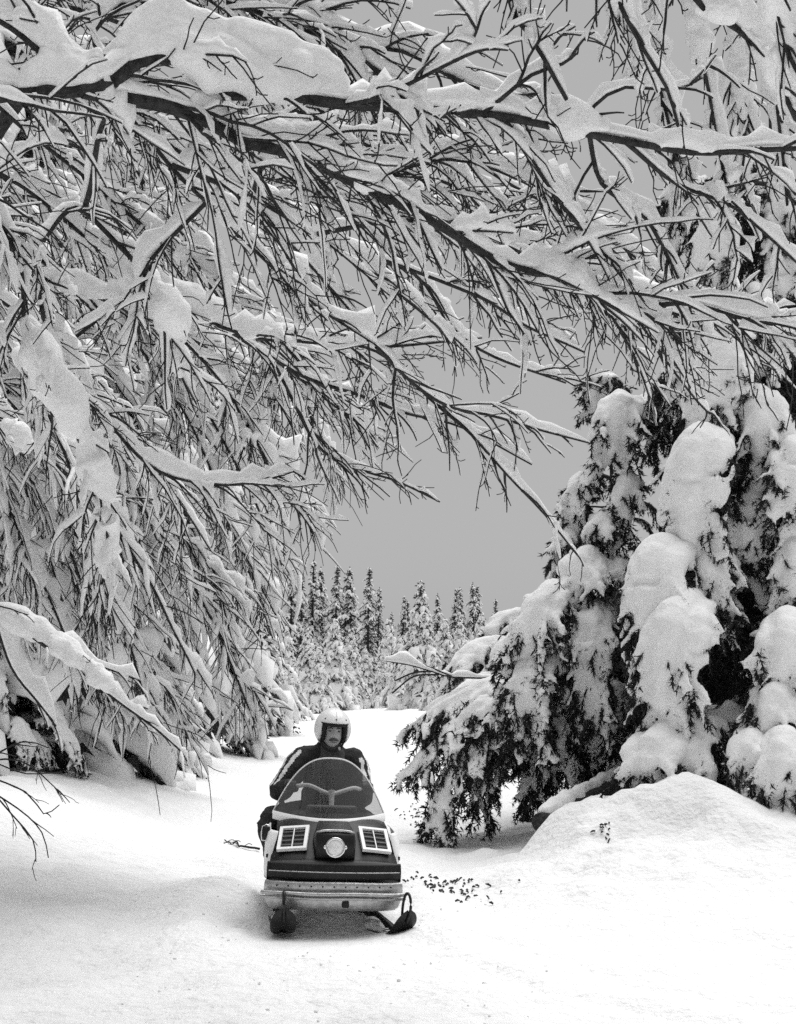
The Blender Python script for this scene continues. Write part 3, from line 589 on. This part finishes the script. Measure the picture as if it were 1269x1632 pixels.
# hood: stations (z, y, half width)
ST = [(.335, .05, .418), (.36, .015, .424), (.40, 0, .426), (.445, .008, .424), (.468, .03, .420), (.482, .07, .412), (.55, .17, .398), (.62, .28, .380), (.675, .38, .366), (.70, .46, .362), (.715, .62, .36), (.72, .85, .36), (.70, 1.0, .36)]
def hoodpt(s, u):
    k = np.arange(len(ST)); z, y, hw = [np.interp(s, k, [q[j] for q in ST]) for j in range(3)]
    e = abs(u) ** 3.0
    return np.array([u * hw, y + .05 * u * u + .02 * e, z - (.018 * u * u + .035 * abs(u) ** 8) * min(1, max(0, (s - 3.5) / 1.5))])
NS, NU = 49, 41; V = np.array([hoodpt(s, u) for s in np.linspace(0, len(ST) - 1, NS) for u in np.linspace(-1, 1, NU)])
def grid(nr, nc): i = (np.arange(nr - 1)[:, None] * nc + np.arange(nc - 1)[None]).ravel(); return np.stack([i, i + 1, i + nc + 1, i + nc], -1)
b = MB(); b.add(V, grid(NS, NU)); hood = b.build('hood', 'paint', sm)
for sg in (-1, 1):   # hood sides
    b = MB(); E = np.array([hoodpt(s, sg) for s in np.linspace(1, len(ST) - 1, 25)]); rows = [E]
    for f in (.5, 1.0): q = E.copy(); q[:, 2] = E[:, 2] * (1 - f) + .30 * f; q[:, 0] = sg * (np.abs(E[:, 0]) * (1 - f) + .425 * f); q[:, 1] = E[:, 1] + .02 * f; rows.append(q)
    b.add(np.vstack(rows), grid(3, 25) if sg > 0 else grid(3, 25)[:, ::-1]); sp = b.build('side_panel', 'paint', sm)
    b = MB(); rows = []
    for z, e in ((.335, .0), (.36, .004), (.45, .004), (.56, 0), (.61, -.012), (.625, -.03)):
        rows.append([[sg * (.405 - .25 * max(0, z - .45) + .0), .20 + .3 * max(0, z - .42), z], [sg * (.424 + e), .27 + .3 * max(0, z - .42), z], [sg * (.436 + e), .40, z], [sg * (.438 + e), .62, z], [sg * (.435 + e), .95, z]])
    b.add(np.array(rows).reshape(-1, 3), grid(6, 5)); pl_ = b.build('side_plate', 'white_paint', sp); q = pl_.modifiers.new('s', 'SOLIDIFY'); q.thickness = .006; q.offset = 0
    b = MB(); box(b, (sg * .424, .262, .47), (.02, .02, .024), .004); b.build('latch', 'black_metal', sp)
def hood_frame(s, u):
    p = hoodpt(s, u); du = nrm(hoodpt(s, u + .02) - hoodpt(s, u - .02)); dv = nrm(hoodpt(s + .05, u) - hoodpt(s - .05, u)); return p, du, dv, nrm(np.cross(du, dv))
def obox(mb, c, ax, s, m=0):
    h = np.asarray(s) / 2; v = np.array([[x, y, z] for x in (-1, 1) for y in (-1, 1) for z in (-1, 1)]) * h
    mb.add(c + v @ np.asarray(ax), [[0, 1, 3, 2], [4, 6, 7, 5], [0, 4, 5, 1], [2, 3, 7, 6], [0, 2, 6, 4], [1, 5, 7, 3]], m)
for sg in (-1, 1):   # grilles: dark backing, white frame, slats, mullion
    p, du, dv, nn = hood_frame(6.45, sg * .665); ax = np.array([du, dv, nn]); gw, gh = .195, .235
    gr_ = MB(); obox(gr_, p + nn * .002, ax, (gw - .02, gh - .02, .016)); go = gr_.build('grille', 'rubber', sm, False)
    b = MB()
    for sx in (-1, 1): obox(b, p + du * sx * (gw / 2 - .011) + nn * .016, ax, (.022, gh, .022))
    for sy in (-1, 1): obox(b, p + dv * sy * (gh / 2 - .010) + nn * .0165, ax, (gw - .044, .020, .022))
    b.build('grille_frame', 'white_paint', go, False)
    b = MB(); obox(b, p + nn * .0185, ax, (.006, gh - .041, .012)); b.build('grille_bar', 'white_paint', go, False)
    tilt = nrm(nn * .8 - dv * .6); axs = np.array([du, nrm(np.cross(nrm(np.cross(du, tilt)), du)), tilt])
    for k in range(4):
        b = MB(); obox(b, p + dv * ((k - 1.5) * .044) + nn * .015, ax, (gw - .046, .006, .010)); b.build('slat', 'dash', go, False)
# headlight nacelle
b = MB(); prof = [(.10, .475, .12), (.045, .49, .125), (.035, .56, .124), (.04, .625, .124), (.07, .648, .120), (.20, .672, .105), (.36, .69, .10)]   # y, z, half width
rows = []
for y, z, hw in prof: rows.append([[-hw - .014, y + .16, z - .04], [-hw, y + .012, z - .003], [-hw * .93, y, z], [0, y - .006, z + .002], [hw * .93, y, z], [hw, y + .012, z - .003], [hw + .014, y + .16, z - .04]])
b.add(np.array(rows).reshape(-1, 3), grid(len(prof), 7)); nac = b.build('headlight_housing', 'paint', sm)
b = MB(); P = np.array([[x, .062 + .3 * (abs(x) > .1) * .06, .655 - .12 * (abs(x) / .12) ** 4 * .12] for x in np.linspace(-.115, .115, 15)]); tube(b, P, .009, 6, cap=True); b.build('housing_trim', 'alu', nac)
hl = thing('headlight', None, None); hl.parent = sm
c = np.array([0, .034, .553]); nf = np.array([0, -1, .12]); b = MB(); t = np.linspace(0, 2 * math.pi, 33); e1 = np.array([1.0, 0, 0]); e2 = np.cross(nrm(nf), e1)
tube(b, c + nrm(nf) * .004 + .056 * (np.cos(t)[:, None] * e1 + np.sin(t)[:, None] * e2), .0095, 8)
for sg in (-1, 1): ell(b, c + e1 * sg * .067 + nrm(nf) * .006, (.009, .008, .013))
b.build('rim', 'chrome', hl)
b = MB(); R_ = np.linspace(0, 1, 8)[::-1]; a = np.arange(28) * 2 * math.pi / 28
V = np.array([c + nrm(nf) * (.004 + .018 * (1 - r * r)) + .054 * r * (math.cos(q) * e1 + math.sin(q) * e2) for r in R_ for q in a]); b.add(V, ringfaces(8, 28)); b.build('lens', 'lens', hl)
# trim line, flange with rivets, bumper rail, belly pan
b = MB(); P = np.array([hoodpt(2.05, u) + [0, -.003, 0] for u in np.linspace(-.97, .97, 30)]); tube(b, P, .0035, 5); b.build('trim_strip', 'alu', sm)
def loftx(mb, prof, hw0, curve=.05, nu=33, m=0, wob=0):
    rows = []
    for y, z, hw in prof: rows.append([[u * hw, y + curve * u * u + .03 * abs(u) ** 6, z + wob * math.sin(u * 5 + 1)] for u in np.linspace(-1, 1, nu)])
    mb.add(np.array(rows).reshape(-1, 3), grid(len(prof), nu), m)
b = MB(); loftx(b, [(.02, .268, .44), (-.004, .275, .44), (-.006, .325, .437), (.0, .342, .432), (.03, .343, .42)], .44, wob=.002); fl = b.build('flange', 'alu', sm)
for x in np.linspace(-.36, .36, 11):
    b = MB(); ell(b, (x, -.006 + .05 * (x / .44) ** 2, .315), (.006, .004, .006), 8, 5); b.build('rivet', 'black_metal', fl)
b = MB(); P = np.array([[u * .455, -.028 + .05 * u * u + .12 * max(0, abs(u) - .9), .272 + .002 * math.sin(u * 6)] for u in np.linspace(-1, 1, 30)]); tube(b, P, .0125, 8, cap=True); P2 = P + [0, .012, -.028]; tube(b, P2, .009, 8, cap=True); b.build('bumper', 'alu', sm)
b = MB(); loftx(b, [(.0, .268, .432), (.006, .22, .428), (.02, .185, .415), (.06, .160, .395), (.14, .15, .38), (.6, .15, .36)], .43); pan = b.build('belly_pan', 'alu', sm)
b = MB(); box(b, (.075, .012, .208), (.045, .03, .042), .008); b.build('tow_hole', 'rubber', pan)
# windshield
def wpt(u, v): 
    hgt = .405 * (1 - abs(u) ** 2.6); xx = -.018 + u * .382 * (1 - .10 * v * (1 - abs(u))); yb = .40 + .30 * u * u; z0 = .705 - .025 * (1 - u * u) 
    return np.array([xx, yb + .50 * hgt * v + .02 * v, z0 + hgt * v])
U = np.linspace(-1, 1, 49); Vv = np.linspace(0, 1, 17); b = MB(); b.add(np.array([wpt(u, v) for v in Vv for u in U]), grid(17, 49)); ws = b.build('windshield', 'glass', sm)
b = MB(); P = np.array([wpt(u, 1.0) for u in np.sin(np.linspace(-math.pi / 2, math.pi / 2, 60))]); tube(b, P, .0055, 6); b.build('edge_trim', 'white_paint', ws)
b = MB(); P0 = np.array([wpt(u, 0) for u in np.linspace(-1.0, 1.0, 45)]); rows = np.concatenate([P0 + [0, -.022, -.034], P0 + [0, -.026, -.026], P0 + [0, -.006, .016], P0 + [0, .006, .020]]); b.add(rows, grid(4, 45)); b.build('base_trim', 'white_paint', ws)
# dash, handlebar, mirror
b = MB(); box(b, (0, .72, .735), (.34, .06, .06), .015); das = b.build('dashboard', 'dash', sm)
b = MB(); box(b, (0, .688, .735), (.28, .01, .035), .003); b.build('gauge_strip', 'black_metal', das)
hbp = np.array([(-.28, .93, .865), (-.22, .90, .88), (-.15, .86, .885), (-.06, .82, .85), (0, .80, .835), (.06, .82, .85), (.15, .86, .875), (.20, .90, .865), (.24, .93, .85)])
b = MB(); tube(b, catmull(hbp, .02), .0145, 8, cap=True); tube(b, np.array([(0, .80, .86), (0, .78, .80), (0, .76, .74)]), [.024, .018, .018], 8); hbar = b.build('handlebar', 'white_paint', sm)
for sg in (-1, 1): b = MB(); tube(b, np.array([(sg * .245 - .015, .915, .868), (sg * .31 - .015, .965, .855)]), .019, 8, cap=True); b.build('grip', 'rubber', hbar)
b = MB(); box(b, (-.438, .40, .60), (.05, .03, .085), .008); mir = b.build('mirror', 'black_metal', sm)
b = MB(); P = np.array([(-.466, .383, .555), (-.466, .383, .645), (-.410, .383, .645), (-.410, .383, .555), (-.466, .383, .555)]); tube(b, catmull(P, .03), .004, 5); tube(b, np.array([(-.415, .40, .57), (-.38, .42, .53)]), .007, 5); b.build('mirror_rim', 'chrome', mir)
# tunnel, seat, running boards, track
b = MB(); box(b, (0, 1.55, .42), (.42, 1.5, .12), .02); b.build('tunnel', 'alu', sm)
b = MB(); box(b, (0, 1.75, .545), (.36, 1.15, .15), .05); st_ = b.build('seat', 'vinyl', sm); b = MB(); box(b, (0, 2.3, .66), (.34, .10, .26), .04); b.build('backrest', 'vinyl', st_)
for sg in (-1, 1): b = MB(); box(b, (sg * .31, 1.45, .26), (.22, 1.5, .02), .006); tube(b, np.array([(sg * .40, .75, .28), (sg * .425, .8, .275), (sg * .425, 2.1, .275)]), .014, 6); b.build('running_board', 'alu', sm)
b = MB(); th = np.linspace(0, 2 * math.pi, 60); ov = []
for q in th: ov.append((1.62 + .85 * np.clip(math.cos(q) * 1.25, -1, 1) + .1 * math.cos(q), .19 + .145 * np.clip(math.sin(q) * 1.6, -1, 1)))
ov = np.array(ov); V = np.concatenate([np.stack([np.full(60, x), ov[:, 0], ov[:, 1]], -1) for x in (-.19, .19)]); b.add(V, grid(2, 60)); tk = b.build('track', 'rubber', sm)
b = MB()
for k in range(0, 59, 2): p = (ov[k] + ov[k + 1]) / 2; box(b, (0, p[0], p[1] + (.012 if p[1] > .19 else -.012)), (.36, .02, .03))
b.build('track_lugs', 'rubber', tk, False, kind='stuff')
b = MB(); box(b, (0, 1.6, .12), (.3, 1.5, .06), .01)
for y in (1.0, 1.4, 1.8, 2.2): tube(b, np.array([(-.17, y, .13), (.17, y, .13)]), .05, 12, cap=True)
b.build('suspension', 'black_metal', sm)
# skis
def ski(x, yaw, lift=0.0):
    e = thing('ski', None, None); e.parent = sm; e.location = (x, .22, .0); e.rotation_euler = (0, math.radians(-1.8), yaw); b = MB(); rows = []
    ys = np.linspace(.55, -.36, 40)
    for y in ys:
        q = max(0, (-.10 - y) / .26); z = .012 + .17 * q ** 1.7; yy = y if y > -.10 else -.10 - .26 * math.sin(min(q, 1) * 1.25) / math.sin(1.25) * .82
        hw = .068 * (1 + .20 * math.sin(min(1, q) * 2.6)) if q > 0 else .066
        if q > .62: hw *= math.sqrt(max(.02, 1 - ((q - .62) / .38) ** 2))
        rows.append([[u * hw, yy, z + .012 * abs(u) ** 3 + (.010 if abs(u) < .2 else 0) - .0 * u] for u in np.linspace(-1, 1, 13)])
    R = np.array(rows); nv = np.array([0, 0, .007]); b.add(R.reshape(-1, 3), grid(40, 13)); b.add((R - nv).reshape(-1, 3), grid(40, 13)[:, ::-1])
    for j in (0, 12): V = np.concatenate([R[:, j], R[:, j] - nv]); b.add(V, grid(2, 40))
    b.build('ski_plate', 'black_metal', e)
    b = MB(); tube(b, catmull([(0, -.285, .11), (0, -.325, .19), (0, -.325, .26), (0, -.30, .29), (0, -.265, .275), (0, -.235, .20), (0, -.225, .08)], .02), .0095, 6); b.build('ski_loop', 'black_metal', e)
    b = MB()
    for k in range(3): P = np.array([(0, y, .02 + .085 * (1 - ((y - .15) / (.36 - .06 * k)) ** 2) + .008 * k) for y in np.linspace(-.19 + .06 * k, .49 - .06 * k, 16)]); V = np.concatenate([P + [s * .024, 0, z] for s, z in ((-1, 0), (-1, .007), (1, .007), (1, 0))]).reshape(4, 16, 3).transpose(1, 0, 2).reshape(-1, 3); b.add(V, rf(16, 4))
    b.build('leaf_spring', 'black_metal', e)
    b = MB(); tube(b, np.array([(0, .15, .09), (0, .16, .16), (0, .18, .26)]), [.03, .024, .022], 10); box(b, (0, .15, .115), (.075, .07, .04), .008); tube(b, np.array([(-.05, .15, .12), (.05, .15, .12)]), .012, 8, cap=True); b.build('spindle', 'black_metal', e)
    b = MB(); q = np.random.default_rng(int(900 + x * 100)); mbs = MB()
    for _ in range(9): p = q.uniform((-.04, -.05, .03), (.04, .4, .05)); capsule(mbs, np.array([p, p + q.normal(0, .03, 3) * [1, 1, .2]]), np.array([.03, .02]), 7)
    obj('caked_snow', remesh(mbs, .012, 2, .006, 18, 4, 'caked_snow'), 'snow', e)
ski(-.315, math.radians(2)); ski(.335, math.radians(27))

# ------------------------------------------------------------------ rider
pe = thing('person', 'rider in dark snowmobile suit and white open-face helmet sitting behind the windshield', 'person', LOC, None, ROT)
HC = np.array([.008, 1.18, 1.248])   # head centre
def caps(mb, pts, rr, k=12): capsule(mb, catmull(np.array(pts), .03), np.interp(np.linspace(0, 1, len(catmull(np.array(pts), .03))), np.linspace(0, 1, len(rr)), rr), k)
def headgrid():
    th = np.linspace(.02, math.pi - .02, 46); ph = np.arange(64) * 2 * math.pi / 64
    n_ = np.stack([np.sin(th)[:, None] * np.sin(ph), -np.sin(th)[:, None] * np.cos(ph), np.cos(th)[:, None] + 0 * ph], -1).reshape(-1, 3)
    P = n_ * [.076, .098, .118]; x, y, z = P.T.copy(); low = np.clip(-z / .118, 0, 1); x = x * (1 - .28 * low ** 2); f = (n_[:, 1] < 0) * np.clip(-n_[:, 1] * 1.6, 0, 1)
    G = lambda a, s: np.exp(-(a / s) ** 2); ax = np.abs(x); dy = 0
    dy = dy - .030 * G(x, .013) * (G(z + .018, .018) + .55 * G(z - .008, .022)) + .012 * G(ax - .031, .017) * G(z - .014, .012) - .008 * G(ax - .028, .026) * G(z - .036, .009)
    dy = dy - .006 * G(ax - .042, .018) * G(z + .016, .02) - .007 * G(x, .022) * G(z + .052, .010) - .012 * G(x, .022) * G(z + .095, .016) + .006 * G(x, .03) * G(z + .070, .008)
    y = y + dy * f; return np.stack([x, y, z], -1), rf(46, 64)[:, ::-1]
Rz = Matrix.Rotation(math.radians(6), 3, 'Z') @ Matrix.Rotation(math.radians(4), 3, 'X') @ Matrix.Rotation(math.radians(3), 3, 'Y'); Rz = np.array(Rz)
hv, hf = headgrid(); b = MB(); b.add(hv @ Rz.T + HC, hf)
caps(b, [HC + [0, .02, -.05], HC + [0, .06, -.14], (.0, 1.27, 1.08)], [.055, .055, .062])
J = dict(hip=(0, 1.47, .66), chest=(0, 1.32, .98), shL=(-.175, 1.29, 1.04), elL=(-.355, 1.16, .825), haL=(-.285, .965, .865), shR=(.175, 1.29, 1.03), elR=(.225, 1.20, .80), haR=(.255, .965, .86),
         hpL=(-.11, 1.45, .63), knL=(-.405, 1.00, .625), anL=(-.375, 1.14, .345), hpR=(.11, 1.45, .63), knR=(.255, 1.04, .60), anR=(.33, 1.16, .345))
J = {k: np.array(v) for k, v in J.items()}
caps(b, [J['hip'], (J['hip'] + J['chest']) / 2, J['chest'], (0, 1.29, 1.06)], [.13, .125, .14, .09])
for s in 'LR': caps(b, [J['chest'], J['sh' + s], J['el' + s], J['ha' + s]], [.09, .06, .045, .03]); caps(b, [J['hp' + s], J['kn' + s], J['an' + s]], [.085, .062, .045]); caps(b, [J['an' + s], J['an' + s] + [0, -.1, -.04]], [.045, .035])
obj('body', remesh(b, .008, 1, 0, 1, 0, 'body'), 'skin', pe)
b = MB()   # suit
caps(b, [J['hip'], (J['hip'] + J['chest']) / 2 + [0, -.02, 0], J['chest'], (0, 1.29, 1.08)], [.19, .18, .19, .13]); caps(b, [J['shL'] + [.04, 0, .0], J['shR'] - [.04, 0, 0]], [.098, .098])
for sg, s in ((-1, 'L'), (1, 'R')):
    caps(b, [J['chest'], J['sh' + s], (J['sh' + s] + J['el' + s]) / 2 + [sg * .01, 0, .01], J['el' + s], (J['el' + s] + J['ha' + s]) / 2, J['ha' + s] + (J['el' + s] - J['ha' + s]) * .18], [.14, .112, .098, .090, .074, .056])
    caps(b, [J['hp' + s], (J['hp' + s] + J['kn' + s]) / 2, J['kn' + s], (J['kn' + s] + J['an' + s]) / 2, J['an' + s] + [0, 0, .02]], [.13, .118, .105, .092, .075])
suit = remesh(b, .012, 3, .011, 11, 9, 'suit'); so_ = obj('suit', suit, ['suit', 'stripe'], pe)
n_ = len(suit.polygons); ce = np.empty(n_ * 3); suit.polygons.foreach_get('center', ce); ce = ce.reshape(-1, 3); mi = np.zeros(n_, np.int32)
for s, sg in (('L', -1), ('R', 1)):
    A_, B_ = J['sh' + s], J['el' + s]; ax_ = nrm(B_ - A_); q = ce - A_; tl = q @ ax_; rad = q - tl[:, None] * ax_; ref = nrm(np.array([sg * .6, -.45, .65])); ref = nrm(ref - (ref @ ax_) * ax_); oth = np.cross(ax_, ref)
    ang = np.arctan2(rad @ oth, rad @ ref); okk = (np.linalg.norm(rad, axis=1) < .13) & (tl > .0) & (tl < np.linalg.norm(B_ - A_) + .02)
    zig = .14 * (np.abs(((tl / .085) % 1) - .5) - .25)
    mi[okk & (np.abs(np.abs(ang - zig) - .30) < .15)] = 1
suit.polygons.foreach_set('material_index', mi)
b = MB(); caps(b, [HC + [0, .03, -.115], HC + [0, .05, -.16], HC + [0, .06, -.19]], [.085, .098, .12]); obj('collar', remesh(b, .01, 2, .008, 18, 5, 'collar'), 'scarf', pe)
for sg, s in ((-1, 'L'), (1, 'R')):   # gloves closed on the grips, boots on the boards
    b = MB(); h_ = J['ha' + s]; w_ = nrm(h_ - J['el' + s]); gx = np.array([sg * .05, .025, -.004]); gxn = nrm(gx); c0 = np.array([sg * .27 - .015, .94, .863])
    caps(b, [h_ + (J['el' + s] - h_) * .25, c0 + [0, .035, .02]], [.045, .042])
    for k in range(4):
        p = c0 + gxn * (-.036 + .024 * k); l = [1.0, 1.1, 1.05, .85][k]
        caps(b, [p + [0, .03, .028], p + [0, -.008, .040 * l], p + [0, -.036 * l, .012], p + [0, -.024, -.022 * l], p + [0, .004, -.028]], [.0115, .0115, .0105, .010, .009], 7)
    caps(b, [c0 - gxn * .035 + [0, .035, .012], c0 - gxn * .058 + [0, .005, -.005], c0 - gxn * .05 + [0, -.02, -.022]], [.015, .013, .011], 7)
    obj('glove', remesh(b, .006, 2, 0, 1, 0, 'glove'), 'vinyl', pe)
    b = MB(); a_ = J['an' + s]; caps(b, [a_ + [0, .01, .06], a_ + [0, .01, -.03]], [.065, .06]); caps(b, [a_ + [0, .03, -.035], a_ + [0, -.10, -.045], a_ + [0, -.19, -.05]], [.042, .044, .034]); obj('boot', remesh(b, .01, 2, .003, 10, 2, 'boot'), 'rubber', pe)
def hl2w(p): return np.asarray(p) @ Rz.T + HC
for sg in (-1, 1):
    b = MB(); ell(b, hl2w((sg * .031, -.083, .014)), (.0125, .008, .0045)); b.build('eye', 'eye', pe)
    b = MB(); caps(b, [hl2w((sg * .014, -.097, .031)), hl2w((sg * .030, -.097, .036)), hl2w((sg * .046, -.085, .031))], [.004, .005, .003], 6); b.build('eyebrow', 'hair', pe)
b = MB(); caps(b, [hl2w((-.032, -.090, -.052)), hl2w((-.015, -.104, -.044)), hl2w((0, -.108, -.042)), hl2w((.015, -.104, -.044)), hl2w((.032, -.090, -.052))], [.006, .010, .010, .010, .006], 8); b.build('moustache', 'hair', pe)
b = MB(); caps(b, [hl2w((-.02, -.094, -.064)), hl2w((0, -.098, -.063)), hl2w((.02, -.094, -.064))], [.002, .0035, .002], 6); b.build('mouth', 'hair', pe)
b = MB(); caps(b, [hl2w((-.045, -.083, .068)), hl2w((0, -.093, .074)), hl2w((.045, -.083, .068))], [.012, .014, .012], 8); b.build('hair', 'hair', pe)
# helmet: shell with a face opening, lining, snaps, chin strap
def helm(r, zlo, fa):
    th = np.linspace(.02, 2.35, 34); ph = np.linspace(0, 2 * math.pi, 73); rows = []
    V = np.array([[[r[0] * math.sin(t) * math.sin(p) * (1 - .10 * max(0, t - 1.8)), -r[1] * math.sin(t) * math.cos(p) + .012, r[2] * math.cos(t) + .022] for p in ph] for t in th])
    F = [f for f in grid(34, 73)]; keep = []
    Vf = V.reshape(-1, 3)
    for f in F:
        c = Vf[f].mean(0)
        if c[1] < .0 and c[2] < fa[0] and abs(c[0]) < fa[1]: continue
        keep.append(f[::-1])
    return Vf, np.array(keep)
hr = (.132, .156, .150); Vh, Fh = helm(hr, 0, (.070, .101)); b = MB(); b.add(Vh @ Rz.T + HC, Fh); ho = b.build('helmet', 'helmet', pe)
sol = ho.modifiers.new('s', 'SOLIDIFY'); sol.thickness = .012; sol.offset = -1
Vl, Fl = helm((.119, .142, .137), 0, (.052, .074)); b = MB(); b.add(Vl @ Rz.T + HC, Fl); lo = b.build('lining', 'lining', ho); sol = lo.modifiers.new('s', 'SOLIDIFY'); sol.thickness = .025; sol.offset = -1
for x in (-.075, 0, .075): b = MB(); y_ = -hr[1] * math.sqrt(max(0, 1 - (x / hr[0]) ** 2 - ((.098 - .022) / hr[2]) ** 2)) + .012; ell(b, hl2w((x, y_ - .001, .098)), (.006, .005, .006), 8, 5); b.build('snap', 'black_metal', ho)
b = MB(); tube(b, np.array([hl2w(p) for p in catmull([(-.086, -.02, -.06), (-.055, -.055, -.115), (0, -.075, -.13), (.055, -.055, -.115), (.086, -.02, -.06)], .01)]), .008, 6); cs = b.build('chin_strap', 'lining', ho)
b = MB(); box(b, hl2w((.05, -.066, -.108)), (.016, .01, .026), .003); b.build('buckle', 'alu', cs)

# ------------------------------------------------------------------ small things on the snow
def hit(x, y):
    for d in np.arange(6.2, 40, .04):
        p = px(x, y, d)
        if p[2] <= Hs(p[0], p[1]): return p
    return p
tw = MB(); P = catmull([hit(358, 1342), hit(385, 1352), hit(414, 1358)], .05); P[:, 2] = H(P[:, 0], P[:, 1]) + .02 + .02 * noise(P * 9, 2); tube(tw, P, np.linspace(.006, .012, len(P)), 5)
for k in range(5): p, T_ = at(P, .15 + .17 * k); tube(tw, twig(RNG, p, nrm(np.array([(-1) ** k * .4, .5, .3])), .12, 5, .8, .1), .004, 4)
tw.build('fallen_twig', 'bark', label='crooked dark twig lying on the snow beside the snowmobile', category='twig')
def litter(name, label, cxp, cyp, sx, sy, n_, d, seed):
    rg = np.random.default_rng(seed); b = MB(); c = hit(cxp, cyp); d = c[1]
    for _ in range(n_):
        x, y = c[0] + rg.normal(0, sx), d + rg.normal(0, sy); z = Hs(x, y) + .008; a = rg.uniform(0, 6.28); L = rg.uniform(.012, .05); dv = np.array([math.cos(a), math.sin(a), rg.normal(.2, .2)]) * L
        p = np.array([x, y, z]); tube(b, np.stack([p, p + dv * .5 + [0, 0, .006], p + dv]), [.007, .009, .004], 4)
    b.build(name, 'litter', kind='stuff', label=label, category='litter')
litter('needle_litter', 'dark scatter of dropped needles and bark on the snow right of the skis', 722, 1412, .16, .35, 70, 11.2, 1)
litter('leaf_litter', 'sparse dark crumbs on the snow near the lowest sweeping conifer bough', 655, 1300, .10, .5, 30, 14.6, 2)
litter('needle_litter', 'few dark sprigs poking out of the snow bank under the conifers', 968, 1330, .06, .06, 14, 11, 3)
rg = np.random.default_rng(33); b = MB()
for _ in range(160):   # crumbs of broken snow along the trail
    y = rg.uniform(6.6, 12); sd_ = rg.choice([-1, 1]); x = SLED[0] - (y - 9.15) * .09 + sd_ * abs(rg.normal(.55, .35)); s_ = rg.uniform(.004, .011) * (1 if rg.random() < .95 else 1.8)
    if abs(x - SLED[0]) < .48 and 8.7 < y < 11.4: continue
    ell(b, (x, y, Hs(x, y) + s_ * .3), np.array([1, 1, .75]) * s_ * rg.uniform(.7, 1.3, 3), 6, 4)
b.build('snow_crumbs', 'snow', kind='stuff', label='loose crumbs of broken snow along the packed trail', category='snow')

# unseen firs added around the camera to shade the branches; they mirror in the windshield
for k, (x, y, h_) in enumerate([(-7.5, -3, 13), (-5.0, -6, 14), (5.0, -4.5, 13), (7.6, -2, 12), (6.4, 2.5, 11), (-7.4, 2.0, 12)]):
    place_far('fir_tree', dark_v[k % 3], (x, y, Hs(x, y) - .1), k * 1.3, h_ / 9, 'tall dark fir added out of view to shade the branches of the arch', 'unseen firs added for shade on the near side of the trail')
